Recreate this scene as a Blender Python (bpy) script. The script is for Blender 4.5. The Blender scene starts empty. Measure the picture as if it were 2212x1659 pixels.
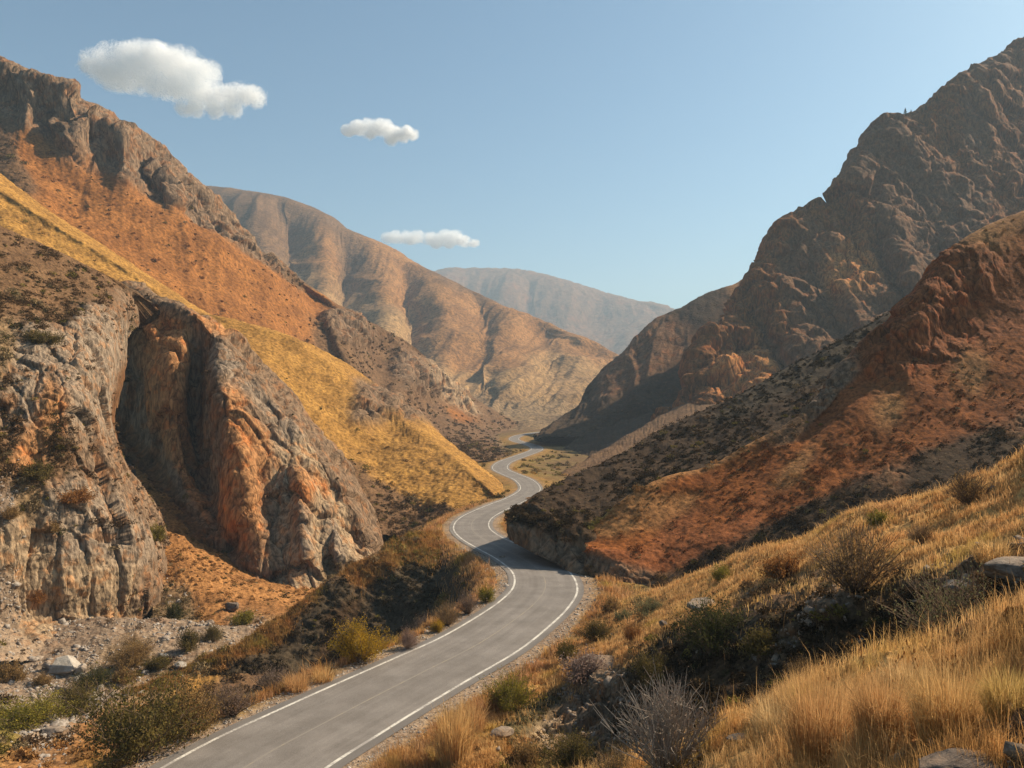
import bpy, math, random
import numpy as np
from mathutils import Vector

# ------------------------------------------------------------------ camera, light, exposure
SC = bpy.context.scene
COL = SC.collection
F, CX, HY = 1736.0, 1106.0, 850.0          # focal length and level line of the view, for turning sightings into metres


def at(x, y, D):
    """World point seen in column x, row y of the survey sketch (2212 wide) at D metres ahead of the camera."""
    return ((x - CX) / F * D, D, (HY - y) / F * D)


cam_data = bpy.data.cameras.new("camera")
cam = bpy.data.objects.new("camera", cam_data)
COL.objects.link(cam)
cam.rotation_euler = (math.radians(90), 0, 0)
cam_data.sensor_width = 36
cam_data.lens = 36 * F / 2212
cam_data.shift_y = (HY - 829.5) / 2212
cam_data.clip_start = 0.1
cam_data.clip_end = 20000
SC.camera = cam

SUN_AZ, SUN_EL = math.radians(63), math.radians(37)
SUN_DIR = Vector((math.sin(SUN_AZ) * math.cos(SUN_EL), math.cos(SUN_AZ) * math.cos(SUN_EL), math.sin(SUN_EL)))
sun_data = bpy.data.lights.new("sun", 'SUN')
sun_data.energy = 5.0
sun_data.angle = math.radians(0.5)
sun_data.color = (1.0, 0.84, 0.64)
sun = bpy.data.objects.new("sun", sun_data)
sun.rotation_euler = SUN_DIR.to_track_quat('Z', 'Y').to_euler()
sun.location = (200, 100, 400)
COL.objects.link(sun)

world = bpy.data.worlds.new("World")
SC.world = world
world.use_nodes = True
wn = world.node_tree
bg = wn.nodes["Background"]
sky = wn.nodes.new("ShaderNodeTexSky")
sky.sky_type = 'NISHITA'
sky.sun_disc = False
sky.sun_elevation = SUN_EL
sky.sun_rotation = SUN_AZ
sky.altitude = 600
sky.air_density = 1.0
sky.dust_density = 2.2
sky.ozone_density = 2.0
tint = wn.nodes.new("ShaderNodeMix")
tint.data_type, tint.blend_type = 'RGBA', 'MULTIPLY'
tint.inputs[0].default_value = 1.0
tint.inputs[7].default_value = (0.80, 1.01, 0.975, 1)
wn.links.new(sky.outputs[0], tint.inputs[6])
wn.links.new(tint.outputs[2], bg.inputs[0])
bg.inputs[1].default_value = 0.077

SC.view_settings.view_transform = 'Standard'
SC.view_settings.look = 'None'
SC.view_settings.exposure = 0.78
SC.view_settings.gamma = 1
SC.render.engine = 'CYCLES'
cy = SC.cycles
cy.use_denoising = True
cy.denoiser = 'OPENIMAGEDENOISE'
cy.denoising_input_passes = 'RGB_ALBEDO_NORMAL'
cy.denoising_prefilter = 'ACCURATE'
cy.max_bounces = 18
cy.diffuse_bounces = 16
cy.glossy_bounces = 2
cy.transmission_bounces = 16
cy.volume_bounces = 0
cy.transparent_max_bounces = 12
cy.caustics_reflective = False
cy.caustics_refractive = False

rng = np.random.default_rng(7)
random.seed(7)

# ------------------------------------------------------------------ noise
_perm = np.random.default_rng(11).permutation(256).astype(np.int32)
_perm = np.concatenate([_perm, _perm])
_g = np.random.default_rng(12).normal(size=(256, 3)).astype(np.float32)
_g /= np.linalg.norm(_g, axis=1, keepdims=True)


def noise(p, seed=0):
    """Gradient noise, about -1..1, at points p (N, 3)."""
    p = np.asarray(p, np.float32) + np.float32(seed * 17.31 + 100.5)
    i = np.floor(p).astype(np.int32)
    f = p - i
    i &= 255
    u = f * f * f * (f * (f * 6 - 15) + 10)
    out = 0
    for dx in (0, 1):
        wx = u[:, 0] if dx else 1 - u[:, 0]
        a = _perm[(i[:, 0] + dx) & 255]
        for dy in (0, 1):
            wy = u[:, 1] if dy else 1 - u[:, 1]
            b = _perm[(a + i[:, 1] + dy) & 255]
            for dz in (0, 1):
                wz = u[:, 2] if dz else 1 - u[:, 2]
                g = _g[_perm[(b + i[:, 2] + dz) & 255]]
                out = out + wx * wy * wz * (g[:, 0] * (f[:, 0] - dx) + g[:, 1] * (f[:, 1] - dy) + g[:, 2] * (f[:, 2] - dz))
    return out * 1.6


def fbm(p, octaves=4, rough=0.5, seed=0, ridged=False):
    p = np.asarray(p, np.float32)
    a, s, out = 1.0, 0.0, 0
    for k in range(octaves):
        n = noise(p, seed + k * 3)
        if ridged:
            n = 1 - 2 * np.abs(n)
        out = out + a * n
        s += a
        a *= rough
        p = p * 2.03
    return out / s


def facets(p, seed=0):
    """Blocky rock: every Voronoi cell is a tilted flat facet. Returns (height about -1..1, crack 0..1)."""
    p = np.asarray(p, np.float32)
    i = np.floor(p).astype(np.int32)
    best = np.full(len(p), 9.0, np.float32)
    second = best.copy()
    h = np.zeros(len(p), np.float32)
    for dx in (-1, 0, 1):
        for dy in (-1, 0, 1):
            for dz in (-1, 0, 1):
                c = i + np.array([dx, dy, dz], np.int32)
                k = _perm[(_perm[(_perm[(c[:, 0] + seed) & 255] + c[:, 1]) & 255] + c[:, 2]) & 255]
                ctr = c + 0.5 + _g[k] * 0.45
                d = p - ctr
                q = (d * d).sum(1)
                hh = (d * _g[(k + 77) & 255]).sum(1) * 1.1 + _g[(k + 31) & 255, 0] * 0.38
                m = q < best
                second = np.where(m, best, np.minimum(second, q))
                h = np.where(m, hh, h)
                best = np.where(m, q, best)
    crack = np.clip((np.sqrt(second) - np.sqrt(best)) / 0.12, 0, 1)
    return h, crack


# ------------------------------------------------------------------ scene helpers
def tag(o, label=None, cat=None, group=None, kind=None):
    if label:
        o["label"] = label
    if cat:
        o["category"] = cat
    if group:
        o["group"] = group
    if kind:
        o["kind"] = kind
    return o


def mesh_np(name, verts, faces, mat, parent=None, smooth=False, attrs=None, mat_idx=None):
    """One mesh object from arrays. faces: (N, 3) or (N, 4) ints, or a list of such arrays."""
    me = bpy.data.meshes.new(name)
    verts = np.asarray(verts, np.float32)
    fl = [np.asarray(f, np.int32) for f in (faces if isinstance(faces, list) else [faces])]
    loops = np.concatenate([f.ravel() for f in fl])
    tot = np.concatenate([np.full(len(f), f.shape[1], np.int32) for f in fl])
    start = np.concatenate([[0], np.cumsum(tot)[:-1]]).astype(np.int32)
    me.vertices.add(len(verts))
    me.vertices.foreach_set("co", verts.ravel())
    me.loops.add(len(loops))
    me.loops.foreach_set("vertex_index", loops)
    me.polygons.add(len(tot))
    me.polygons.foreach_set("loop_start", start)
    me.polygons.foreach_set("loop_total", tot)
    me.update(calc_edges=True)
    if smooth:
        me.polygons.foreach_set("use_smooth", np.ones(len(tot), bool))
    for k, v in (attrs or {}).items():
        v = np.asarray(v, np.float32)
        if v.ndim == 2:
            c = np.ones((len(v), 4), np.float32)
            c[:, :3] = v
            me.attributes.new(k, 'FLOAT_COLOR', 'POINT').data.foreach_set("color", c.ravel())
        else:
            me.attributes.new(k, 'FLOAT', 'POINT').data.foreach_set("value", v)
    for m in (mat if isinstance(mat, (list, tuple)) else [mat]):
        me.materials.append(m)
    if mat_idx is not None:
        me.polygons.foreach_set("material_index", np.asarray(mat_idx, np.int32))
    o = bpy.data.objects.new(name, me)
    COL.objects.link(o)
    if parent:
        o.parent = parent
    return o


class Nodes:
    """Small shorthand for building a node material."""

    def __init__(self, name):
        self.m = bpy.data.materials.new(name)
        self.m.use_nodes = True
        self.t = self.m.node_tree
        self.bsdf = self.t.nodes["Principled BSDF"]
        self.out = self.t.nodes["Material Output"]

    def new(self, kind, **kw):
        n = self.t.nodes.new("ShaderNode" + kind)
        for k, v in kw.items():
            setattr(n, k, v)
        return n

    def link(self, a, b):
        self.t.links.new(a, b)

    def put(self, v, sock):
        if isinstance(v, bpy.types.NodeSocket):
            self.link(v, sock)
        else:
            sock.default_value = v

    def math(self, op, a, b=0.0, c=None, clamp=False):
        n = self.new("Math", operation=op, use_clamp=clamp)
        self.put(a, n.inputs[0])
        self.put(b, n.inputs[1])
        if c is not None:
            self.put(c, n.inputs[2])
        return n.outputs[0]

    def mix(self, f, a, b, blend='MIX'):
        n = self.new("Mix", data_type='RGBA', blend_type=blend)
        self.put(f, n.inputs[0])
        for v, s in ((a, n.inputs[6]), (b, n.inputs[7])):
            if isinstance(v, tuple):
                s.default_value = (*v[:3], 1)
            else:
                self.put(v, s)
        return n.outputs[2]

    def remap(self, v, a, b, c=0.0, d=1.0):
        n = self.new("MapRange", interpolation_type='SMOOTHSTEP')
        for k, x in enumerate((v, a, b, c, d)):
            self.put(x, n.inputs[k])
        return n.outputs[0]

    def noise(self, vec, scale, detail=4, rough=0.55):
        n = self.new("TexNoise")
        self.link(vec, n.inputs["Vector"])
        n.inputs["Scale"].default_value = scale
        n.inputs["Detail"].default_value = detail
        n.inputs["Roughness"].default_value = rough
        return n.outputs[0]

    def voronoi(self, vec, scale, feature='F1'):
        n = self.new("TexVoronoi", feature=feature)
        self.link(vec, n.inputs["Vector"])
        n.inputs["Scale"].default_value = scale
        return n

    def pos(self):
        return self.new("NewGeometry").outputs["Position"]

    def scaled(self, vec, s):
        n = self.new("Mapping")
        self.link(vec, n.inputs[0])
        n.inputs["Scale"].default_value = s
        return n.outputs[0]

    def attr(self, name, out="Color"):
        return self.new("Attribute", attribute_name=name).outputs[out]

    def bump(self, h, strength, dist, normal=None):
        n = self.new("Bump")
        self.link(h, n.inputs["Height"])
        n.inputs["Strength"].default_value = strength
        n.inputs["Distance"].default_value = dist
        if normal is not None:
            self.link(normal, n.inputs["Normal"])
        return n.outputs[0]

    def finish(self, color, rough=0.9, normal=None, spec=0.15):
        b = self.bsdf
        self.put(color if not isinstance(color, tuple) else (*color, 1), b.inputs["Base Color"])
        self.put(rough, b.inputs["Roughness"])
        b.inputs["Specular IOR Level"].default_value = spec
        if normal is not None:
            self.link(normal, b.inputs["Normal"])
        return self.m


def terrain_material(name, S):
    """Hillside: zone colour from the mesh, broken up by soil mottling, low scrub dots, rock streaks and cracks. S = scrub size in metres."""
    N = Nodes(name)
    p = N.pos()
    col, rock, scrub = N.attr("zone"), N.attr("rock", "Fac"), N.attr("scrub", "Fac")
    soil = N.noise(p, 0.9 / S, 7, 0.7)
    wide = N.noise(p, 0.09 / S, 3, 0.55)
    c = N.mix(1.0, col, N.mix(N.remap(soil, 0.3, 0.7), (0.40, 0.37, 0.35), (1.55, 1.52, 1.46)), 'MULTIPLY')
    c = N.mix(1.0, c, N.mix(N.remap(wide, 0.35, 0.65), (0.80, 0.78, 0.78), (1.14, 1.14, 1.12)), 'MULTIPLY')
    # rock streaks and cracks
    tall = N.scaled(p, (1, 1, 0.28))
    streak = N.noise(tall, 0.8 / S, 8, 0.68)
    big = N.noise(p, 0.22 / S, 4, 0.6)
    rc = N.mix(1.0, col, N.mix(N.remap(streak, 0.32, 0.68), (0.42, 0.40, 0.40), (1.5, 1.46, 1.4)), 'MULTIPLY')
    rc = N.mix(N.math('MULTIPLY', N.remap(big, 0.5, 0.62), 0.55), rc, N.mix(1.0, rc, (1.35, 0.86, 0.50), 'MULTIPLY'))
    rc = N.mix(N.math('MULTIPLY', N.remap(big, 0.48, 0.36), 0.5), rc, N.mix(1.0, rc, (1.15, 1.12, 1.08), 'MULTIPLY'))
    edge = N.voronoi(N.scaled(tall, (1, 1, 1)), 0.28 / S, 'DISTANCE_TO_EDGE').outputs["Distance"]
    crack = N.remap(N.math('ADD', edge, N.math('MULTIPLY', N.math('SUBTRACT', soil, 0.5), 0.12)), 0.0, 0.05, 0.55, 1.0)
    rc = N.mix(1.0, rc, crack, 'MULTIPLY')
    c = N.mix(rock, c, rc)
    # scrub dots
    v1 = N.voronoi(p, 0.75 / S)
    v2 = N.voronoi(p, 1.7 / S)
    d1 = N.math('ADD', v1.outputs["Distance"], N.math('MULTIPLY', N.math('SUBTRACT', soil, 0.5), 0.7))
    d2 = N.math('ADD', v2.outputs["Distance"], N.math('MULTIPLY', N.math('SUBTRACT', soil, 0.5), 0.7))
    m1 = N.remap(d1, N.math('MULTIPLY_ADD', scrub, 0.42, 0.02), N.math('MULTIPLY_ADD', scrub, 0.34, -0.06))
    m2 = N.remap(d2, N.math('MULTIPLY_ADD', scrub, 0.40, 0.02), N.math('MULTIPLY_ADD', scrub, 0.30, -0.06))
    dots = N.math('MAXIMUM', m1, N.math('MULTIPLY', m2, 0.75))
    dots = N.math('MULTIPLY', dots, N.remap(scrub, 0.0, 0.15))
    hue = N.new("SeparateColor")
    N.link(v1.outputs["Color"], hue.inputs[0])
    leaf = N.mix(hue.outputs[0], (0.040, 0.032, 0.014), (0.115, 0.072, 0.030))
    c = N.mix(N.math('MULTIPLY', dots, 0.82), c, leaf)
    h = N.math('ADD', N.math('MULTIPLY', soil, 0.7), N.math('MULTIPLY', dots, 0.6))
    h = N.math('ADD', h, N.math('MULTIPLY', N.math('MULTIPLY', streak, rock), 1.2))
    h = N.math('ADD', h, N.math('MULTIPLY', N.math('MULTIPLY', crack, rock), 0.5))
    nb = N.bump(h, 0.75, S * 0.55)
    return N.finish(c, 0.95, nb, 0.1)


# zone letters of the survey: albedo, rockiness, scrub cover
ZONES = {
    'y': ((0.315, 0.168, 0.042), 0.00, 0.28),    # golden dry grass
    'a': ((0.52, 0.30, 0.105), 0.00, 0.15),    # amber grass
    'w': ((0.36, 0.25, 0.13), 0.00, 0.35),      # pale straw
    'r': ((0.250, 0.104, 0.029), 0.00, 0.30),    # rust slope
    'e': ((0.23,0.080,0.027), 0.12, 0.25),    # deep red earth
    'o': ((0.300, 0.145, 0.052), 0.05, 0.45),     # orange soil
    'q': ((0.37, 0.185, 0.078), 1.00, 0.02),      # orange rock face
    'b': ((0.150, 0.086, 0.044), 0.05, 0.65),    # brown scrub
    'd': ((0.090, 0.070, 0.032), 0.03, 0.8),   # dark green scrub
    'n': ((0.22,0.165,0.045), 0.00, 0.55),     # green yellow
    'k': ((0.195, 0.132, 0.084), 1.00, 0.12),     # grey brown rock
    'g': ((0.245, 0.188, 0.135), 1.00, 0.03),     # grey rock
    't': ((0.33, 0.24, 0.15), 1.00, 0.05),     # tan rock
    's': ((0.25, 0.185, 0.13), 0.35, 0.12),      # scree
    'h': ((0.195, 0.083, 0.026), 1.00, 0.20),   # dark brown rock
    'x': ((0.200, 0.066, 0.016), 0.00, 0.22),   # deep rust scrub
    'u': ((0.42,0.19,0.062), 1.00, 0.10),   # orange rock, brightened to paint sun on the cliff faces
    'c': ((0.052, 0.031, 0.016), 0.05, 0.60),   # dark brown scrub cover, darkened further in place of shade
    'z': ((0.058, 0.043, 0.027), 0.05, 0.55),   # scrub cover painted near black in place of shade
    'l': ((0.275, 0.172, 0.080), 0.00, 0.45),    # far tan grass
    'j': ((0.255, 0.130, 0.050), 0.00, 0.50),   # far rust scrub
    'i': ((0.225, 0.080, 0.028), 0.95, 0.05),   # red rock
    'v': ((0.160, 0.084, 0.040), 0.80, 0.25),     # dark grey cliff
    'm': ((0.215, 0.145, 0.078), 0.10, 0.75),      # tan scrubland
}
ZK = list(ZONES)
Z_ALB = np.array([ZONES[k][0] for k in ZK], np.float32)
Z_ROCK = np.array([ZONES[k][1] for k in ZK], np.float32)
Z_SCRUB = np.array([ZONES[k][2] for k in ZK], np.float32)


def parse(row, default):
    out = []
    for w in row.split():
        a = w.split(',')
        out.append((float(a[0]), float(a[1]), float(a[2]), a[3] if len(a) > 3 else default))
    return out


def cr_weights(n, s):
    """Catmull-Rom weights: matrix (len(s), n) that resamples n control points at index positions s."""
    W = np.zeros((len(s), n))
    for r, x in enumerate(s):
        i = min(int(x), n - 2)
        t = x - i
        w = (-.5 * t + t * t - .5 * t ** 3, 1 - 2.5 * t * t + 1.5 * t ** 3, .5 * t + 2 * t * t - 1.5 * t ** 3, -.5 * t * t + .5 * t ** 3)
        for k in range(4):
            j = i - 1 + k
            if j < 0:
                W[r, 0] += 2 * w[k]
                W[r, 1] -= w[k]
            elif j > n - 1:
                W[r, n - 1] += 2 * w[k]
                W[r, n - 2] -= w[k]
            else:
                W[r, j] += w[k]
    return W


def lin_weights(n, s):
    W = np.zeros((len(s), n))
    for r, x in enumerate(s):
        i = min(int(x), n - 2)
        W[r, i] = 1 - (x - i)
        W[r, i + 1] = x - i
    return W


LAND = {}


def grid_faces(nv, nu):
    a = (np.arange(nv - 1)[:, None] * nu + np.arange(nu - 1)[None, :]).ravel()
    return np.stack([a, a + nu, a + nu + 1, a + 1], 1)


def grid_normals(P):
    du = np.gradient(P, axis=1)
    dv = np.gradient(P, axis=0)
    n = np.cross(du, dv)
    n /= np.linalg.norm(n, axis=2, keepdims=True) + 1e-9
    return n


def landform(name, label, rows, step=3.0, back=(40, 30), S=0.6, L=12.0, rock_amp=1.0, soil_amp=0.25, crisp=False, ribs=(), rib_soil=1.0, ext=(), edge=0.0, seed=0, kind='structure', cat=None, zsharp=6.0):
    """A hill or cliff: a control net of sighted points (crest row first) grown into a fine surface with real relief and a back slope.
    rock_amp / soil_amp are metres of relief; L the size of the large rock forms; ribs = (columns, rows, metres, slant) for spurs and gullies."""
    rows = [parse(r, z) for z, r in rows]
    for r in rows:                       # carry the slope on beyond the right edge of the view
        for xe in ext:
            x, y, D, c = r[-1]
            r.append((xe, y - 0.2 * (xe - x), D, c))
    C = len(rows[0])
    assert all(len(r) == C for r in rows), (name, [len(r) for r in rows])
    px = np.array([[(a[0], a[1]) for a in r] for r in rows])
    P = np.array([[at(*a[:3]) for a in r] for r in rows])
    Z = np.zeros((len(rows), C, len(ZK)))
    for i, r in enumerate(rows):
        for j, a in enumerate(r):
            Z[i, j, ZK.index(a[3])] = 1
    # back slope
    nb = 0
    if back:
        w, h = back
        b1 = P[0] + np.array([0.10 * w, 0.32 * w, -0.16 * h])
        b2 = P[0] + np.array([0.30 * w, 1.0 * w, -h])
        P = np.concatenate([b2[None], b1[None], P])
        Z = np.concatenate([Z[:1], Z[:1], Z])
        nb = 2
    mpp = np.array([[a[2] for a in r] for r in rows]) / F
    seg = (np.linalg.norm(np.diff(P[nb:], axis=1), axis=2) / mpp[:, 1:]).mean(0)
    seg = np.minimum(seg, 1.6 * np.linalg.norm(np.diff(px, axis=1), axis=2).mean(0) + 60)
    if ext:
        seg[-len(ext):] = 260
    us = np.concatenate([np.linspace(j, j + 1, max(3, int(seg[j] / step)), endpoint=False) for j in range(C - 1)] + [[C - 1]])
    sv = np.linalg.norm(np.diff(px, axis=0), axis=2).mean(1) * 1.15
    vs = [np.linspace(0, 1, 6, endpoint=False), np.linspace(1, 2, 12, endpoint=False)] if nb else []
    vs += [np.linspace(i + nb, i + nb + 1, max(4, int(sv[i] / step)), endpoint=False) for i in range(len(rows) - 1)]
    vs = np.concatenate(vs + [[len(rows) - 1 + nb]])
    WU, WV = cr_weights(C, us), cr_weights(len(P), vs)
    G = np.einsum('ri,sj,ijk->rsk', WV, WU, P)
    nv, nu = G.shape[:2]
    Zi = np.einsum('ri,sj,ijk->rsk', lin_weights(len(P), vs), lin_weights(C, us), Z)
    n = grid_normals(G)
    if (n[nv // 3:] * -G[nv // 3:]).sum() < 0:
        n = -n
    flat = G.reshape(-1, 3)
    UV = np.stack(np.meshgrid(us, vs), 2).reshape(-1, 2)
    # spurs and gullies
    nf = n.reshape(-1, 3)
    disp = np.zeros(len(flat))
    ribd = 0
    for (ku, kv, amp, slant) in ribs:
        wob = noise(flat / (L * 3), seed + 5) * 0.35
        q = np.stack([UV[:, 0] * ku + UV[:, 1] * slant + wob, UV[:, 1] * kv + wob, np.full(len(flat), seed * 3.7)], 1)
        fade = np.clip((UV[:, 1] - nb + 0.15) / 0.8, 0.12, 1) * np.clip((len(rows) - 1 - (UV[:, 1] - nb)) / 1.2, 0, 1)
        ribd = ribd + amp * fade * (fbm(q, 3, 0.45, seed + 9, ridged=True) - 0.1)
    # zones with ragged borders
    Zf = Zi.reshape(-1, len(ZK)).astype(np.float32)
    used = np.where(Zf.max(0) > 0)[0]
    warp = fbm(flat / (L * 1.1), 4, 0.6, seed + 21)
    logits = np.full_like(Zf, -30)
    fields = [fbm(flat / (L * 0.7), 4, 0.62, seed + 40), fbm(flat / (L * 0.5), 3, 0.62, seed + 47), warp]
    for k in used:
        nz = (fields[k % 3] * 0.34 + fields[(k + 1) % 3] * 0.12) * (1 if k % 2 else -1)
        logits[:, k] = np.where(Zf[:, k] > 0.001, zsharp * (Zf[:, k] + nz), -30)
    e = np.exp(logits - logits.max(1, keepdims=True))
    e /= e.sum(1, keepdims=True)
    rock = e @ Z_ROCK
    # relief
    disp = disp + ribd * (rib_soil + (1 - rib_soil) * rock)
    if soil_amp:
        disp += soil_amp * fbm(flat / (L * 0.55), 5, 0.55, seed + 2) * (1 - 0.6 * rock)
        disp += soil_amp * 0.35 * fbm(flat / (S * 2.0), 2, 0.5, seed + 3)
    if rock_amp and rock.max() > 0.02:
        m = np.where(rock > 0.02)[0]
        q = flat[m] * np.array([1, 1, 0.48]) / L
        q = q + 0.10 * np.stack([noise(q * 2.1, seed + 60), noise(q * 2.1, seed + 61), noise(q * 2.1, seed + 62)], 1)
        h1, c1 = facets(q, seed)
        h2, c2 = facets(q * np.array([2.8, 2.8, 2.2]) + 5, seed + 3)
        rr = fbm(flat[m] * np.array([1, 1, 0.16]) / (L * 0.32), 4, 0.62, seed + 70, ridged=True)
        r2 = fbm(flat[m] * np.array([1, 1, 0.55]) / (L * 0.14), 3, 0.65, seed + 80, ridged=True)
        h = 0.70 * h1 + 0.34 * h2 + 0.22 * rr + 0.09 * r2 - 0.20 * (1 - c1) - 0.14 * (1 - c2)
        # tilted bedding: ledges with sharp lips
        bed = (flat[m, 2] * 0.9 + flat[m, 0] * 0.38 - flat[m, 1] * 0.12) / (L * 0.30) + 1.3 * fbm(flat[m] / (L * 1.3), 3, 0.5, seed + 90)
        saw = bed - np.floor(bed)
        h = h + 0.12 * (np.minimum(saw / 0.8, (1 - saw) / 0.2) - 0.5) * np.clip(0.5 + 1.2 * noise(flat[m] / (L * 0.9), seed + 95), 0, 1)
        disp[m] += rock_amp * (h - h.mean()) * rock[m]
    if edge:                            # calm the relief where the rock turns away at its right end
        disp = disp * np.clip((C - 1 - UV[:, 0]) / edge, 0.45, 1)
    flat = flat + nf * disp[:, None]
    G = flat.reshape(nv, nu, 3)
    zone = e @ Z_ALB
    o = mesh_np(name, flat, grid_faces(nv, nu), terrain_material(name + "_surface", S), smooth=not crisp,
                attrs={"zone": zone, "rock": rock, "scrub": e @ Z_SCRUB})
    tag(o, label, cat, kind=kind)
    LAND[label] = dict(G=G, n=nf.reshape(nv, nu, 3), e=e.reshape(nv, nu, -1), nb=nb, o=o, S=S)
    return o

# ------------------------------------------------------------------ the road's course
ROAD_PX = """150,1935 300,1830 432,1725 570,1632 700,1562 805,1507 925,1446 1030,1393 1100,1347 1152,1306 1178,1270 1168,1235
1126,1205 1075,1180 1036,1159 1018,1139 1029,1118 1072,1096 1122,1075 1146,1056 1132,1037 1102,1024 1080,1012 1090,998
1128,984 1160,971 1150,962 1124,955 1110,949 1118,942 1140,937 1170,933 1215,930"""


def road_z(D):
    return float(np.interp(D, [20, 38, 60, 90, 143, 220, 320, 405, 550, 900, 1500],
                           [-19.0, -19.9, -20.9, -21.6, -24.0, -26.0, -28.0, -29.0, -30.2, -32, -36]))


def road_point(x, y):
    D = 100.0
    for _ in range(60):
        D = 0.5 * D + 0.5 * (-road_z(D) * F / (y - HY))
    return at(x, y, D)


_ctrl = np.array([road_point(*map(float, w.split(','))) for w in ROAD_PX.split()])
_s = np.concatenate([np.linspace(j, j + 1, 40, endpoint=False) for j in range(len(_ctrl) - 1)] + [[len(_ctrl) - 1]])
RD = cr_weights(len(_ctrl), _s) @ _ctrl
for _ in range(60):                                   # ease the curve
    RD[1:-1] = 0.5 * RD[1:-1] + 0.25 * (RD[:-2] + RD[2:])
RT = np.gradient(RD, axis=0)
RT[:, 2] = 0
RT /= np.linalg.norm(RT, axis=1, keepdims=True)
RN = np.stack([RT[:, 1], -RT[:, 0], np.zeros(len(RT))], 1)          # to the right of travel
ARC = np.concatenate([[0], np.cumsum(np.linalg.norm(np.diff(RD[:, :2], axis=0), axis=1))])
HALF = np.interp(RD[:, 1], [30, 60, 90, 143, 220, 320, 420, 900], [4.35, 3.85, 3.55, 3.2, 2.7, 2.75, 2.9, 3.2])      # centre to the middle of an edge line


def strip(off_a, off_b, dz, n=2):
    t = np.linspace(0, 1, n)
    a = np.broadcast_to(off_a, len(RD))[:, None] * (1 - t) + np.broadcast_to(off_b, len(RD))[:, None] * t
    V = RD[:, None, :] + RN[:, None, :] * a[:, :, None]
    V[:, :, 2] += dz
    f = grid_faces(len(RD), n)[:, ::-1]
    return V.reshape(-1, 3), f, a.ravel(), np.repeat(ARC, n)


def asphalt():
    N = Nodes("asphalt")
    p = N.pos()
    across = N.attr("across", "Fac")
    fine = N.noise(p, 22.0, 5, 0.8)
    patch = N.noise(p, 0.35, 5, 0.6)
    lanes = N.new("CombineXYZ")
    N.link(N.math('MULTIPLY', across, 2.2), lanes.inputs[0])
    N.link(N.math('MULTIPLY', N.attr("along", "Fac"), 0.03), lanes.inputs[1])
    streak = N.noise(lanes.outputs[0], 1.1, 3, 0.5)
    c = N.mix(N.remap(patch, 0.35, 0.68), (0.178, 0.156, 0.137), (0.235, 0.208, 0.185))
    c = N.mix(N.remap(streak, 0.40, 0.62), c, N.mix(1.0, c, (0.91, 0.91, 0.91), 'MULTIPLY'))
    c = N.mix(N.remap(fine, 0.28, 0.72), N.mix(1.0, c, (0.55, 0.55, 0.55), 'MULTIPLY'), N.mix(1.0, c, (1.35, 1.34, 1.3), 'MULTIPLY'))
    lane = N.math('ABSOLUTE', N.math('SUBTRACT', N.math('ABSOLUTE', across), 1.9))
    path = N.math('ABSOLUTE', N.math('SUBTRACT', lane, 0.85))
    c = N.mix(N.remap(path, 0.55, 0.1, 0.0, 0.35), c, N.mix(1.0, c, (0.78, 0.77, 0.76), 'MULTIPLY'))
    edge = N.remap(N.math('ABSOLUTE', across), 3.75, 4.3)
    c = N.mix(N.math('MULTIPLY', edge, 0.5), c, (0.11, 0.098, 0.088))
    return N.finish(c, 0.8, N.bump(fine, 0.35, 0.02), 0.25)


def road_paint(name, base, worn, keep):
    N = Nodes(name)
    p = N.pos()
    w = N.noise(p, 6.0, 6, 0.75)
    w2 = N.noise(p, 0.5, 3, 0.6)
    k = N.remap(N.math('ADD', w, N.math('MULTIPLY', w2, 0.7)), keep, keep + 0.25)
    return N.finish(N.mix(k, base, worn), 0.7, None, 0.2)


v, f, ac, al = strip(-HALF - 0.75, HALF + 0.75, 0.0, 9)
road = tag(mesh_np("road", v, f, asphalt(), smooth=True, attrs={"across": ac, "along": al}),
           "winding grey two lane asphalt road through the canyon", kind='structure')
wp = road_paint("worn_white_paint", (0.62, 0.58, 0.50), (0.30, 0.27, 0.24), 0.74)
yp = road_paint("faded_yellow_paint", (0.32, 0.25, 0.16), (0.225, 0.197, 0.165), 0.62)
v, f, _, _ = strip(-HALF - 0.11, -HALF + 0.11, 0.006)
mesh_np("edge_line", v, f, wp, road)
v, f, _, _ = strip(HALF - 0.11, HALF + 0.11, 0.006)
mesh_np("edge_line", v, f, wp, road)
v, f, _, _ = strip(np.full(len(RD), -0.06), np.full(len(RD), 0.06), 0.006)
m = (RD[:, 1] < 210)
mesh_np("centre_line", v[: 2 * m.sum()], f[: m.sum() - 1], yp, road)


def nearest_road(xy):
    """(distance, signed side (+ right), road height) of the nearest point of the road for (N, 2) points."""
    dist = np.empty(len(xy))
    idx = np.empty(len(xy), int)
    R2 = RD[::3, :2]
    for a in range(0, len(xy), 20000):
        q = xy[a:a + 20000]
        d = ((q[:, None, :] - R2[None]) ** 2).sum(2)
        k = d.argmin(1)
        idx[a:a + 20000] = k * 3
        dist[a:a + 20000] = np.sqrt(d[np.arange(len(q)), k])
    side = ((xy - RD[idx, :2]) * RN[idx, :2]).sum(1)
    return dist, side, RD[idx, 2]


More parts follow.
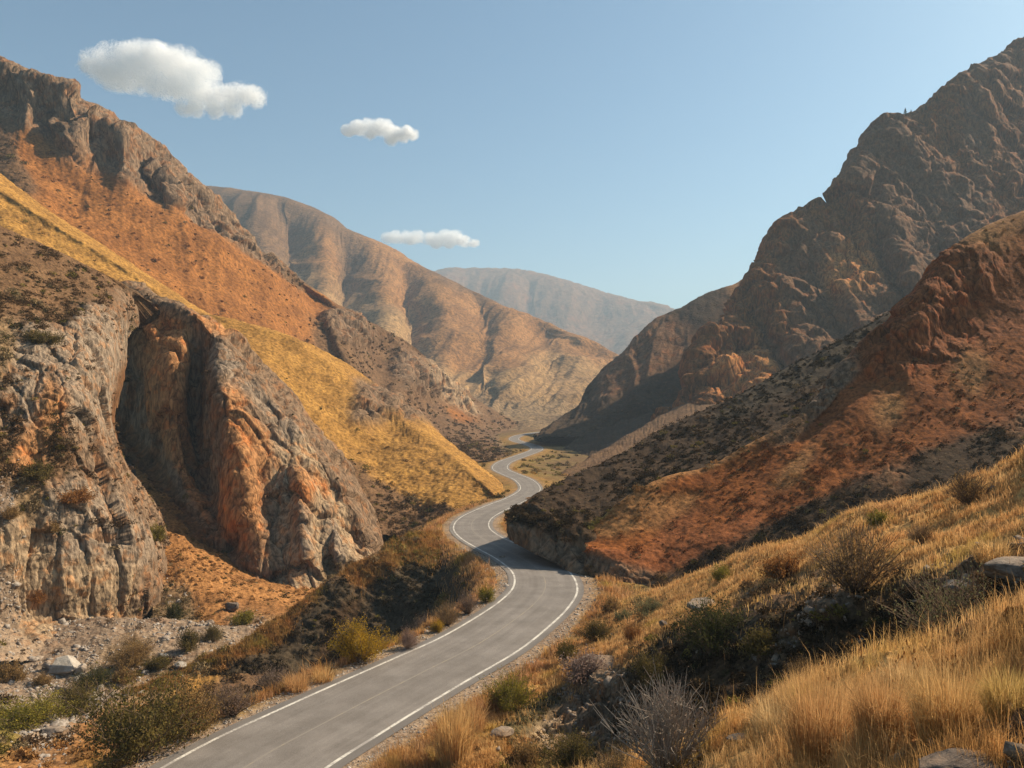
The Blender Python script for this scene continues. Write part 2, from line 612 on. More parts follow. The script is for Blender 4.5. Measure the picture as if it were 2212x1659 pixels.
# ------------------------------------------------------------------ valley floor: verges, gully sides and river flat, one sheet around the road
def valley_floor():
    nu, nv = 620, 700
    uu = np.linspace(-0.80, 0.42, nu)
    yy = np.geomspace(24, 1700, nv)
    U, Y = np.meshgrid(uu, yy)
    xy = np.stack([(U * Y).ravel(), Y.ravel()], 1)
    d, side, rz = nearest_road(xy)
    half = np.interp(xy[:, 1], [30, 60, 90, 143, 220, 320, 420, 900], [4.35, 3.85, 3.55, 3.2, 2.7, 2.75, 2.9, 3.2]) + 0.75
    off = np.maximum(d - half, 0)
    near = np.clip((np.where(side < 0, 222, 150) - xy[:, 1]) / 35, 0, 1)              # gullies only near us
    left = side < 0
    far_l = np.clip((xy[:, 1] - 105) / 30, 0, 1)
    fall = np.interp(off, [0, 1.4, 2.6, 4.5, 8, 16, 30, 60], [0.05, 0.10, 0.30, 1.9, 6.0, 10.5, 13.0, 14])
    fall_r = np.interp(off, [0, 1.4, 4, 9, 20, 60], [0.05, 0.10, 0.2, 0.8, 4, 10])
    flat = np.interp(off, [0, 1.5, 5, 20, 60, 200], [0.05, 0.12, 0.45, 1.3, 2.0, 3.0])
    fall = fall * (1 - far_l) + far_l * np.interp(off, [0, 1.4, 3, 6, 10, 16, 24, 60], [0.05, 0.1, 0.4, 1.8, 4.6, 8.6, 11.5, 13])
    h = rz - (np.where(left, fall, fall_r) * near + flat * (1 - near))
    p3 = np.stack([xy[:, 0], xy[:, 1], np.zeros(len(xy))], 1)
    rough = np.clip((off - 1.0) / 3, 0, 1)
    h = h + rough * (0.35 * fbm(p3 / 5, 5, 0.55, 3) + 0.12 * fbm(p3 / 0.7, 2, 0.5, 4))
    h = h + np.clip(off, 0, 1.2) * 0.05 * noise(p3 / 0.5, 8)
    h = np.where(d < half - 0.35, rz - 0.10, h)
    nz = fbm(p3 / 3, 4, 0.6, 31)
    grav = np.clip(1.35 - (off + nz * 1.2) / 1.5, 0, 1)
    grav = np.where(xy[:, 1] > 190, grav * 0.4, grav)
    zk = {}
    t1 = fbm(p3 / 9, 4, 0.6, 33)
    zk['y'] = np.exp(6 * (0.30 - off / 22 + nz * .4))
    zk['b'] = np.exp(6 * (-0.02 + off / 90 + t1 * .4))
    zk['d'] = np.exp(6 * (-0.15 + np.where(near > .3, off / 30, 0) - t1 * .5))
    zk['n'] = np.exp(6 * (0.02 + (1 - near) * .05 + fbm(p3 / 6, 3, 0.6, 35) * .6))
    zk['z'] = np.where(left, np.exp(6 * np.clip(0.5 * (off - 3.2), -1.5, 1.6)) * near * np.clip((150 - xy[:, 1]) / 25, 0, 1), 1e-6) * (off < 22)  # gully side painted dark in place of shade
    tot = sum(zk.values())
    e = np.zeros((len(xy), len(ZK)))
    for k in 'ybdnz':
        e[:, ZK.index(k)] = zk[k] / tot * (1 - grav)
    e[:, ZK.index('s')] = grav
    V = np.stack([xy[:, 0], xy[:, 1], h], 1)
    S = 0.30
    o = mesh_np("valley_floor", V, grid_faces(nv, nu)[:, ::-1], terrain_material("valley_surface", S), smooth=True,
                attrs={"zone": e @ Z_ALB, "rock": e @ Z_ROCK * 0.4, "scrub": e @ Z_SCRUB * np.clip(off - 1, 0.0, 1)})
    tag(o, "grassy verges and scrub flats on the valley floor beside the road", kind='structure')
    G = V.reshape(nv, nu, 3)
    n = grid_normals(G)
    n *= np.sign(n[:, :, 2:3])
    LAND['valley'] = dict(G=G, n=n, e=e.reshape(nv, nu, -1), nb=0, o=o, S=S, off=off.reshape(nv, nu), side=side.reshape(nv, nu))
    return o


valley_floor()

# ground sheet under everything, out to the far side of the mountains
gx, gy = np.meshgrid(np.linspace(-2300, 2800, 60), np.linspace(-80, 5450, 60))
gp = np.stack([gx.ravel(), gy.ravel(), np.zeros(gx.size)], 1)
gp[:, 2] = -46 + 3 * fbm(gp / 400, 3)
ge = np.zeros((len(gp), len(ZK)))
ge[:, ZK.index('m')] = 1
tag(mesh_np("ground", gp, grid_faces(60, 60)[:, ::-1], terrain_material("ground_surface", 2.5), smooth=True,
            attrs={"zone": ge @ Z_ALB, "rock": ge @ Z_ROCK, "scrub": ge @ Z_SCRUB}), "dry scrub plain under the mountains", kind='structure')

# ------------------------------------------------------------------ mountains, far to near
landform("mountain", "hazy blue mountain range closing the end of the valley", [
    ('v', "640,690,4514 760,650,4514 860,610,4514 960,583,4453 1040,582,4392 1100,586,4392 1150,590,4331 1230,612,4270 1300,635,4209 1380,655,4148 1445,668,4087 1560,705,4087 1700,760,4087"),
    ('v', "640,760,3904 760,730,3843 860,700,3904 960,680,3782 1040,690,3855 1100,690,3733 1150,700,3819 1230,720,3660 1300,735,3733 1380,750,3599 1445,760,3660 1560,790,3599 1700,820,3599"),
    ('m', "640,880,3050 760,880,2989 860,880,3050 960,875,2928 1040,875,2989 1100,875,2928 1150,875,2989 1230,875,2867 1300,875,2928 1380,875,2867 1445,875,2867 1560,880,2867 1700,880,2867")],
    step=3.2, back=(700, 400), S=14, L=260, rock_amp=14, soil_amp=12, ribs=[(0.55, 0.4, 60, 0.7), (1.6, 0.7, 14, 0.9)], seed=1)

landform("mountain", "tawny ridge with shaded gullies in the middle distance left of the gap", [
    ('b', "260,470,1700 350,420,1680 410,403,1660 470,405,1640 560,418,1620 620,432,1600 700,465,1560 745,497,1540 830,530,1500,j 880,560,1470,j 960,600,1440,b 1040,640,1400,b 1100,668,1370,j 1180,700,1330,j 1260,735,1290,j 1330,768,1250,j 1420,815,1200,j 1500,860,1150,m"),
    ('b', "260,560,1480 350,510,1500 410,500,1420 470,500,1460 560,510,1360 620,530,1440 700,570,1330,j 745,590,1380,b 830,610,1290,j 880,640,1340,j 960,660,1260,j 1040,700,1310,j 1100,720,1240,j 1180,745,1280,j 1260,775,1210,j 1330,805,1200,j 1420,840,1150,l 1500,870,1120,m"),
    ('b', "260,680,1260 350,650,1300 410,640,1200 470,640,1260 560,640,1160,m 620,650,1240,l 700,680,1140,l 745,700,1210,l 830,720,1110,l 880,740,1180,l 960,760,1100,j 1040,780,1112,j 1100,790,1080,j 1180,805,1120,l 1260,820,1070,l 1330,840,1080,l 1420,865,1060,l 1500,885,1050,m"),
    ('l', "260,800,1090 350,790,1120 410,790,1040 470,790,1090 560,790,1010 620,790,1060 700,800,990 745,800,1040 830,810,970 880,820,1020 960,830,960 1040,845,1000 1100,850,960 1180,855,985 1260,865,960 1330,875,980 1420,885,980 1500,895,980"),
    ('m', "260,910,850 350,910,850 410,905,840 470,905,850 560,905,830 620,905,850 700,905,830 745,905,850 830,903,840 880,903,860 960,902,850 1040,901,870 1100,900,870 1180,899,890 1260,898,900 1330,898,910 1420,898,930 1500,900,940"),
    ('m', "260,960,620 350,960,620 410,955,620 470,955,620 560,950,620 620,950,620 700,950,630 745,950,640 830,948,640 880,948,650 960,946,660 1040,942,680 1100,938,700 1180,934,720 1260,930,740 1330,930,740 1420,930,740 1500,930,740")],
    step=2.6, back=(300, 220), S=4.2, L=80, rock_amp=3, soil_amp=2.5, ribs=[(0.42, 0.30, 20, 0.65), (1.5, 0.5, 9, 0.9)], seed=2)

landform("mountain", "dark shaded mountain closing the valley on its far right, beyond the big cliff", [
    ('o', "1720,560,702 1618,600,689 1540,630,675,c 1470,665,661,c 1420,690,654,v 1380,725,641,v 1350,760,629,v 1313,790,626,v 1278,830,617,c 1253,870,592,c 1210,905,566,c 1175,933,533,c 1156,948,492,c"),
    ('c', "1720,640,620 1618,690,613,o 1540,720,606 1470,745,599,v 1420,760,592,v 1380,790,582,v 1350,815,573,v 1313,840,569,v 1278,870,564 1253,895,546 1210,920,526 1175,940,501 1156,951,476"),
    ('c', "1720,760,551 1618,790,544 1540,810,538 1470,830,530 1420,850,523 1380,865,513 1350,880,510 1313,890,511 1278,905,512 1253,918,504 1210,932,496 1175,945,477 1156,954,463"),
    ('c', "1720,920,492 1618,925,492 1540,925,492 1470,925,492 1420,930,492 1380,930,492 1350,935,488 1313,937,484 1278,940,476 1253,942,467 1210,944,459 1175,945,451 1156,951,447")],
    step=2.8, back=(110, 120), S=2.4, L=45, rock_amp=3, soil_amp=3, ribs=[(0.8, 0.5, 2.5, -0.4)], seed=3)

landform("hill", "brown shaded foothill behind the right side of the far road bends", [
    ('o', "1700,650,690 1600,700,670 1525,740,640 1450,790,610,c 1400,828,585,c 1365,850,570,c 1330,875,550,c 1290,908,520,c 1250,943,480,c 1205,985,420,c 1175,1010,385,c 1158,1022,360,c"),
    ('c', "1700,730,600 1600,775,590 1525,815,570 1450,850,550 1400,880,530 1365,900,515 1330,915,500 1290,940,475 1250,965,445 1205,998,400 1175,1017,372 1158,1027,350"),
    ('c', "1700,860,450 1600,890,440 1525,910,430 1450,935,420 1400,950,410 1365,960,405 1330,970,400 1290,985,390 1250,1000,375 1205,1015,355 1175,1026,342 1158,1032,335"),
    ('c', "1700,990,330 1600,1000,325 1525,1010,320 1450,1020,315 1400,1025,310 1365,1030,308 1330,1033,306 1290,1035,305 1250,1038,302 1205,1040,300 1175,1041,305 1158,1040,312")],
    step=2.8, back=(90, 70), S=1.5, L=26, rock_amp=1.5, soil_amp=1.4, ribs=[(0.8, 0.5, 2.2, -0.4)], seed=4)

landform("hill", "low orange tinted rise at the right of the road beneath the brown foothill", [
    ('b', "1560,840,430 1500,862,420 1430,897,395 1370,932,365 1300,972,330 1245,1005,300 1200,1032,275 1168,1052,255,o 1150,1066,243"),  # orange near the road end paints a sunlit rim
    ('b', "1560,930,330 1500,940,325 1430,960,315 1370,985,300 1300,1010,282 1245,1030,268 1200,1050,252 1168,1064,240 1150,1073,234"),
    ('c', "1560,1060,220 1500,1065,218 1430,1070,216 1370,1075,214 1300,1080,212 1245,1084,210 1200,1086,209 1168,1087,210 1150,1085,213")],
    step=3, back=(60, 45), S=1.1, L=18, rock_amp=1.5, soil_amp=1.3, seed=5)

landform("mountain", "high left mountain with brown rock crest above a rust coloured slope", [
    ('k', "-150,60,430 0,130,430 60,165,428 120,175,426 170,205,428 210,250,430 280,275,436 330,335,440 390,385,446 420,420,450 470,480,460 540,530,475 600,575,495 640,603,510,b 700,642,530,r 760,677,550,b 850,725,590,b 900,765,620,b 960,812,660,t 1020,862,700,b 1080,895,740,b 1130,922,780,b"),
    ('k', "-150,150,424 0,200,422 60,235,418 115,250,426 160,290,414 205,330,428 268,350,416 318,395,432 372,430,424 405,455,440 458,500,440 525,548,462 585,585,478 630,615,501.0,b 690,655,534.0,r 755,695,510.0,k 838,745,580.0,b 892,790,568.0,k 950,838,649.0,t 1010,878,666.0,t 1070,908,715,b 1122,930,755,b"),
    ('r', "-150,270,398,b 0,300,396,b 50,332,395 100,367,394 150,392,396 200,407,397 260,432,398 310,452,404 370,472,410 410,490,416 460,516,425 520,552,440 580,590,456 620,622,476.0,r 670,665,504.0,r 735,720,472.0,k 815,775,540.0,b 875,820,518.0,k 935,868,604.0,b 995,900,621.0 1055,925,670,b 1112,938,715,b"),
    ('r', "-150,350,372,b 0,372,372,b 55,398,370,b 108,432,370 160,466,371 212,496,372 268,520,376 325,545,382 385,570,390 435,590,398 485,612,405 545,645,418 600,675,430 650,705,446.3 700,735,449.8,b 752,775,431.0,b 815,825,477.0,b 872,865,459.6,b 925,900,529.8,b 978,918,542.2,b 1040,938,570,b 1105,950,600,m"),
    ('r', "-150,440,346 0,460,346 60,485,345 120,515,346 180,545,348 240,572,350 300,600,355 360,628,360 420,655,366 470,676,373 520,696,380 580,722,390 630,752,400 680,795,405,b 730,830,405,b 780,862,408,b 840,900,425,b 890,925,430,b 940,942,440,b 990,952,452,b 1045,960,460,b 1100,968,470,m"),
    ('b', "-150,760,300 0,780,300 80,800,300 160,820,300 240,840,302 320,860,304 400,880,306 480,900,310 540,915,312 600,930,314 650,940,316 710,952,320 760,962,322 820,972,324 870,980,326 910,985,328 950,990,330 990,995,330 1030,998,332 1060,998,336,b 1085,994,350,b 1108,982,385,m")],
    step=2.6, back=(150, 110), S=1.3, L=24, rock_amp=7.0, soil_amp=1.5, ribs=[(0.62, 0.3, 8.0, 0.22)], rib_soil=0.22, seed=6)

landform("hill", "golden grass hill running down from the left to the road", [
    ('y', "-150,290,296 0,405,290 90,463,286 180,520,283 270,578,281 360,640,280 430,673,279 500,690,280 580,712,284 660,745,288 740,793,290 800,838,290,k 860,880,282,k 920,935,268 980,985,244 1030,1027,226 1068,1064,207 1084,1080,198,d"),
    ('y', "-150,330,288 0,437,282 90,493,278 180,548,275 270,605,273 360,664,272 430,697,270 500,716,270 580,740,273 660,775,276 735,830,272,y 790,880,266,k 850,930,262 908,968,248 965,1010,231 1018,1044,216.5 1060,1071,204 1082,1082,197,d"),
    ('y', "-150,520,255 0,560,250 90,600,248 180,650,245 270,700,242 360,750,240 430,780,240 500,800,240 560,822,242 620,858,244 680,900,244 740,945,242 800,988,238 860,1030,222 915,1064,210 985,1088,196 1045,1094,192 1078,1090,194,d"),
    ('b', "-150,700,225 0,740,220 90,780,218 180,830,215 270,870,212 360,910,210 430,930,210 500,940,210 560,950,212 620,975,213 680,1000,212 740,1030,209 790,1055,205 845,1085,201 900,1105,199 970,1106,189 1035,1103,187 1074,1095,190"),
    ('b', "-150,900,190 0,940,190 90,960,190 180,980,190 270,1000,190 360,1020,190 430,1040,190 500,1060,189 560,1080,187 620,1100,185 680,1120,182 740,1140,180 790,1150,178 845,1158,177 900,1150,179 960,1132,185 1030,1112,195 1070,1100,203")],
    step=2.6, back=(80, 45), S=0.9, L=18, rock_amp=4.0, soil_amp=1.3, ribs=[(0.8, 0.5, 0.7, 0.2)], seed=7)

landform("cliff", "tall orange and grey cliff with deep shaded cleft left of the road", [
    ('k', "120,600,206 190,608,202 260,618,196 330,640,190 400,658,186 440,690,182,q 490,738,180 540,788,178 590,848,176 640,918,174 680,970,172 720,1022,170 760,1090,168 800,1170,165 830,1225,162"),
    ('k', "150,665,200 205,672,195 262,672,190,d 326,690,186,q 393,716,181,q 432,745,181 478,778,173,g 525,823,171,g 576,872,171,g 622,928,169,g 665,985,168,t 706,1042,167,t 748,1110,165,t 785,1185,163,t 815,1232,160,t"),
    ('q', "180,770,194,k 222,765,190,k 265,745,186,k 320,765,178 378,795,174 424,820,180,k 462,838,166,k 506,868,164,q 556,900,166,k 604,945,167,g 648,992,164,t 690,1045,165,q 732,1105,162,t 770,1165,161,t 805,1210,158,t"),
    ('q', "230,905,184,v 262,910,184,v 296,915,180,k 342,935,171 396,960,169 430,975,175,k 468,968,160,k 516,965,156,q 566,970,160,q 612,1008,160,t 656,1045,156,q 690,1085,159,t 730,1135,155,g 770,1190,157,t 802,1222,154,t"),
    ('k', "300,1000,170,v 322,1010,170,v 345,1020,168,v 385,1045,163 425,1080,160,q 462,1095,160 502,1100,152,q 540,1105,150,q 580,1115,152,k 618,1135,151,t 655,1155,148,g 690,1170,151,t 728,1190,149,g 766,1208,152,t 800,1226,151,t"),
    ('k', "345,1080,160,v 362,1095,158,v 388,1120,155,v 428,1165,151,v 475,1205,147 512,1228,145 548,1248,143,k 585,1264,142,k 618,1274,141,t 645,1280,140.5,t 680,1276,142,t 710,1264,145,m 740,1250,147,m 770,1236,149,m 815,1240,150,m"),
    ('o', "330,1180,142 350,1200,140 385,1230,137 425,1260,134 470,1285,131 510,1300,130 550,1315,128 590,1330,127 620,1335,126 650,1338,126 685,1335,128 715,1330,130 745,1325,131 780,1320,132 820,1315,134")],
    step=2.4, back=(40, 40), S=0.62, L=16, rock_amp=2.5, soil_amp=0.5, crisp=True, seed=8)

landform("cliff", "near grey and tan rock outcrop on the left, with scrub on its back", [
    ('b', "-200,380,145.8 -90,445,150.9 0,498,155.2 80,528,159.8 150,562,163.3 220,598,169.8 285,640,178.0,k 325,668,198.8,k"),
    ('b', "-200,500,129.6 -90,545,136.0 0,570,140.2 75,592,145.6 145,620,150.4 206,638,154.4 266,668,162.6,k 300,700,182.1,k"),
    ('b', "-200,600,119.1 -90,622,124.6 0,640,129.9 70,655,134.2 134,676,138.0 194,684,142.5,g 254,704,151.4,g 276,735,170.3,g"),
    ('b', "-200,760,104.5 -90,760,111.5 0,752,116.8,m 60,745,120.7,g 112,752,123.0,g 176,765,127.2,g 238,796,137.9,g 266,815,160.4,v"),
    ('m', "-200,890,98.0 -90,890,104.4,k 0,880,110.3,k 60,872,113.0,g 112,872,114.5,q 172,872,118.0,g 222,902,127.8,g 250,925,149.9,v"),
    ('m', "-200,1000,94.8,k -90,1000,100.9,k 0,990,106.5,b 60,980,110.0,q 122,985,112.6,b 190,985,116.7,k 252,1005,125.9,k 290,1028,151.5,k"),
    ('m', "-200,1120,92.3 -90,1110,98.3,m 0,1095,103.7,s 62,1085,107.2,m 130,1075,110.2,g 214,1068,115.3,g 290,1080,124.4,k 340,1096,151.6,k"),
    ('t', "-200,1220,89.9,k -90,1210,96.5,t 0,1190,102.3 65,1180,105.9 135,1165,108.5,g 224,1150,113.3,g 310,1165,122.0,g 368,1180,147.2,k"),
    ('t', "-200,1310,88.7,s -90,1295,95.6,s 0,1275,101.4,s 72,1262,105.5 148,1255,108.4 236,1255,113.6,t 330,1268,122.3,k 398,1280,142.6,k"),
    ('s', "-200,1400,86.7 -90,1380,93.9 0,1350,100.4 78,1345,105.4,t 165,1345,110.1,t 255,1352,116.1,t 345,1348,124.6,k 416,1338,139.3,k"),
    ('s', "-200,1450,79.4 -90,1440,86.0 0,1430,91.5 80,1430,96.7 170,1430,102.6 262,1425,108.9 350,1415,115.0 430,1400,126.9")],
    step=2.2, back=(40, 30), S=0.42, L=11.0, rock_amp=2.0, soil_amp=0.6, crisp=True, edge=1.6, seed=9)

landform("talus_slope", "orange talus slope below the tall left cliff", [
    ('o', "290,1000,172 370,1080,161 430,1150,154 500,1212,148 570,1248,144 640,1268,142 700,1262,147 770,1240,152 840,1215,158"),
    ('o', "330,1180,141 395,1205,138 450,1245,134 520,1282,130 590,1302,128 650,1312,128 720,1312,130 800,1300,132 860,1290,134"),
    ('m', "330,1310,123 400,1325,120 460,1345,116,o 530,1362,113,s 600,1368,111 680,1370,111 760,1368,112 830,1360,114 890,1350,116"),
    ('s', "330,1400,101 400,1402,102 460,1404,104 530,1405,106 600,1405,107 680,1405,108 760,1405,108 830,1400,109 890,1400,109")],
    step=2.6, back=None, S=0.55, L=9, rock_amp=0.8, soil_amp=0.8, seed=10)

landform("ravine_floor", "stony ravine floor with pale scree at lower left", [
    ('s', "-250,1370,108 -100,1345,110 0,1335,110 150,1335,109 300,1335,109 400,1340,111 500,1352,111 600,1362,110 700,1372,109"),
    ('s', "-250,1440,97 -100,1430,97 0,1422,97 150,1425,97 280,1418,97,m 380,1408,98 480,1418,97,m 560,1414,101,m 640,1410,104,m"),
    ('s', "-250,1510,85,m -100,1500,86,m 0,1492,87,s 130,1500,86,s 230,1498,86,s 330,1484,88,m 420,1482,88,y 490,1480,88,b 560,1470,92,b"),
    ('n', "-250,1610,66 -100,1592,66 0,1578,66 100,1584,66,s 200,1578,66,o 300,1562,66,o 380,1548,66,n 440,1535,67,b 500,1522,68,b"),
    ('y', "-250,1760,45 -100,1735,46 0,1705,47,o 100,1695,48,o 200,1680,49,y 280,1660,50,b 340,1635,52,b 400,1608,54,b 440,1592,56,b")],
    step=2.4, back=None, S=0.36, L=6, rock_amp=0.5, soil_amp=0.7, seed=11)

landform("spur", "dark grassy spur dropping left from the road bend", [  # shade of this face is painted by the dark scrub zones
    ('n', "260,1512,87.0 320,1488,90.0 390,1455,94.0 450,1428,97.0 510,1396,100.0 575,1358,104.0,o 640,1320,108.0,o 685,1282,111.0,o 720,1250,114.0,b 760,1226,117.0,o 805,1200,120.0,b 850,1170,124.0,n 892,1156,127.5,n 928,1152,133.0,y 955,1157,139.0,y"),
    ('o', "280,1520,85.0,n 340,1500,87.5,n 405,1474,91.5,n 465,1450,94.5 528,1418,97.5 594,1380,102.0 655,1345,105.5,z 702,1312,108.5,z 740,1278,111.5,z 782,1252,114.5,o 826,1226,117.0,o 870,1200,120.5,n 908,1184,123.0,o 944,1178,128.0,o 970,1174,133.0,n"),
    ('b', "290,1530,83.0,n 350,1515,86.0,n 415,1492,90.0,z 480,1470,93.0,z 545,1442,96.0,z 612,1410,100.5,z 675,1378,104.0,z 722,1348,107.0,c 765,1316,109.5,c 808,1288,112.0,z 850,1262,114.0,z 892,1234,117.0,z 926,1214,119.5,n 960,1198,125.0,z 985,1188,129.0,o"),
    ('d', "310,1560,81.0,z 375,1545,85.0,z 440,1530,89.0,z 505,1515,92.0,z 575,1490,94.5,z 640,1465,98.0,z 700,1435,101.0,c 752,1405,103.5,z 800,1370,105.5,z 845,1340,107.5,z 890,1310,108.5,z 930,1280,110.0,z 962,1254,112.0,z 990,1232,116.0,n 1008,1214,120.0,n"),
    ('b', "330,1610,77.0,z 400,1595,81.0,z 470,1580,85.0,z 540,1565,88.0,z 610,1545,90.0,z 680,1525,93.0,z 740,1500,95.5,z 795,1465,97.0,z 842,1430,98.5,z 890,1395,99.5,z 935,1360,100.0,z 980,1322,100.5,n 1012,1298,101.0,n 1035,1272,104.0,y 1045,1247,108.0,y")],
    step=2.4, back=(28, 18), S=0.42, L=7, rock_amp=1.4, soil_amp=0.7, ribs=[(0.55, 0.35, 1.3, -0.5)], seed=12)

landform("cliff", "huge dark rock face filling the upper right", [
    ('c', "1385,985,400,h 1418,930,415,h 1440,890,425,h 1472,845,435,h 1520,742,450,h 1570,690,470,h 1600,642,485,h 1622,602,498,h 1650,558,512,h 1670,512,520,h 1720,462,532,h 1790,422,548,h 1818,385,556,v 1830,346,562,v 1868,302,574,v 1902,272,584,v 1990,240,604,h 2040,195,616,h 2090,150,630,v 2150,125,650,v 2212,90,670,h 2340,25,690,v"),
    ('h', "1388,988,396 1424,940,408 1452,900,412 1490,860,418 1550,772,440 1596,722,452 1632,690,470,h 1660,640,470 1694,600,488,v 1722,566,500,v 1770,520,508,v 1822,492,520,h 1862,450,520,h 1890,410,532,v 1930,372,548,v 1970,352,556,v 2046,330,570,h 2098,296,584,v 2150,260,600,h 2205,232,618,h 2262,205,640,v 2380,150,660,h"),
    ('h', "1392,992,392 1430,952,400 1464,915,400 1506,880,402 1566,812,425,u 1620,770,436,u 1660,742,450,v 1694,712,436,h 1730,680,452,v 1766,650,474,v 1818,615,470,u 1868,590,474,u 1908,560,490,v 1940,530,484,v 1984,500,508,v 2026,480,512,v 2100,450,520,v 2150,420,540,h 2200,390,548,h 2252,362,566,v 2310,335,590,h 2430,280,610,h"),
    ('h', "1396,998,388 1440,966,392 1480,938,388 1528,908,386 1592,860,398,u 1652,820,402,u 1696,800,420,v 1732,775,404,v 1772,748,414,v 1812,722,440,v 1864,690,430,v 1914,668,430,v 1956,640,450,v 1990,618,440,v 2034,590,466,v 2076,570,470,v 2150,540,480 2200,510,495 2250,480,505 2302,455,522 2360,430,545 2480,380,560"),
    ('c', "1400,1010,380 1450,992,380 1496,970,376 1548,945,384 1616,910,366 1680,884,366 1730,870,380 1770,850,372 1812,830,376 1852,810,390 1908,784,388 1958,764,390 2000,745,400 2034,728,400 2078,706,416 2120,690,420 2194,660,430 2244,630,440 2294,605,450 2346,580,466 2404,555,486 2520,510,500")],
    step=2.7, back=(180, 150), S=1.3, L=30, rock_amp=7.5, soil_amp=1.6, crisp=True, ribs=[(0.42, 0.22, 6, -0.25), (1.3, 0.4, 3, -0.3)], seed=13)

landform("hill", "dark brown scrub slope under the big right cliff, cut by the road bend", [  # scrub coloured darker here to make up for missing shade
    ('c', "1098,1116,118,o 1116,1102,121,o 1140,1084,124,o 1180,1062,128 1240,1031,137 1300,1005,145 1360,975,152 1420,935,160,c 1490,900,165,c 1560,870,170,c 1640,830,175,z 1720,785,180,z 1800,745,184,z 1880,700,188,z 1960,650,192,c 2060,590,198,c 2212,500,205,c 2360,420,212,c"),  # orange at the left tip paints a sunlit rim
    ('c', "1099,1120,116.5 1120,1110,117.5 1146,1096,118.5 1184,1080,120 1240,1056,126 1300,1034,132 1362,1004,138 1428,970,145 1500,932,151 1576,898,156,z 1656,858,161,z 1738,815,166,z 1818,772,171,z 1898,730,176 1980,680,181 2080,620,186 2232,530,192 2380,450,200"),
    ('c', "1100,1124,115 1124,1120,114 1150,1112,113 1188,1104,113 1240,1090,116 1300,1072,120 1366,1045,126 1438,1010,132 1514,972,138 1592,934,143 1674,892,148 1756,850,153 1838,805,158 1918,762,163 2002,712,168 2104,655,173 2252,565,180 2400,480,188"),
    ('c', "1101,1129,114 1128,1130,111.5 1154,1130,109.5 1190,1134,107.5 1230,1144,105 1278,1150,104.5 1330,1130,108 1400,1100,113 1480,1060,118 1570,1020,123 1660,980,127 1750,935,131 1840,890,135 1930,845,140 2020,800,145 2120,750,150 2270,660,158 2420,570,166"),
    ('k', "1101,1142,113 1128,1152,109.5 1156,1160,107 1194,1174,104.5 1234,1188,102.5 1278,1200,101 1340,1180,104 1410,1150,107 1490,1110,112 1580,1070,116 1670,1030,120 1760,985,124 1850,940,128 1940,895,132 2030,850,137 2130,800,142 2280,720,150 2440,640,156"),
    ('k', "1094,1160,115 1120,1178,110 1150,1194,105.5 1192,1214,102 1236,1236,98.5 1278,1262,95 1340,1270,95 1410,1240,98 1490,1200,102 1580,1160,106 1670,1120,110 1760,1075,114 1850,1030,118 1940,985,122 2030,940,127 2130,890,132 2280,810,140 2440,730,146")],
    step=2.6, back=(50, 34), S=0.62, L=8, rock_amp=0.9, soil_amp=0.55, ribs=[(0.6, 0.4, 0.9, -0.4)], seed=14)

landform("hill", "shaded rust slope with red earth bluff on the right", [
    ('o', "1254,1150,106,n 1300,1118,107,n 1362,1068,109 1440,1030,112 1530,1008,114,o 1620,958,116 1700,914,118,b 1772,858,122,k 1802,812,125,k 1890,720,130,i 1956,655,134,i 1990,608,136,i 2036,552,138,i 2110,500,141,o 2212,456,144,o 2360,400,149,o"),
    ('x', "1259,1158,104.5 1306,1130,105.5,o 1368,1090,107,o 1450,1054,109 1540,1030,111 1630,984,113 1712,940,115,b 1776,884,119,k 1816,836,121.5,k 1898,760,124,i 1962,702,126,i 2000,668,127,i 2050,626,130,i 2124,584,133,i 2220,544,136,x 2360,490,141,x"),
    ('x', "1262,1170,103 1312,1147,103.8,o 1376,1116,105,o 1460,1092,107,o 1550,1050,109 1640,1010,111 1722,965,113 1780,902,118,e 1832,848,120,e 1912,795,122,i 1970,765,123,i 2012,748,124,i 2070,718,126,i 2142,684,128,e 2232,644,131,e 2370,590,136,e"),
    ('x', "1264,1176,101.5 1318,1178,100.5,x 1380,1172,100.5 1455,1150,101.5,e 1545,1105,103.5,x 1630,1062,105.5,x 1714,1018,107.5,o 1790,965,110,x 1850,920,112,x 1925,880,114,o 1985,850,115,x 2038,830,116.5,x 2100,800,118.5,o 2175,768,120.5,x 2260,735,123,x 2390,690,127,x"),
    ('e', "1266,1184,99.5 1322,1194,97.8 1384,1208,96.8 1448,1212,96.5 1530,1168,98,e 1612,1128,100 1695,1086,102,x 1775,1044,104,x 1848,1005,106,x 1920,968,107,x 1990,938,108.5,x 2055,912,110,x 2124,884,112,x 2204,856,113,x 2284,826,115,x 2410,780,118,x"),
    ('k', "1264,1205,98.5,k 1318,1228,95.6,k 1378,1248,93.6,k 1438,1256,93.2,b 1514,1228,93.6,c 1596,1190,95,c 1680,1150,96.5,c 1760,1108,98,c 1845,1066,99.5,c 1925,1032,100.5,v 2000,1004,101.5,c 2070,978,103,c 2140,950,104.5,c 2215,922,106,v 2295,892,108,c 2425,845,111,c"),
    ('c', "1262,1242,97.5,b 1312,1272,94 1364,1296,91 1422,1306,89.5 1490,1292,89 1572,1258,90 1660,1218,91 1745,1182,92 1842,1142,93 1936,1104,94 2022,1068,95 2096,1038,96 2174,1006,97 2250,974,98 2334,944,99 2450,905,101")],
    step=2.5, back=(24, 20), S=0.55, L=7.5, rock_amp=1.1, soil_amp=0.28, ribs=[(0.5, 0.3, 0.2, -0.5)], seed=15)

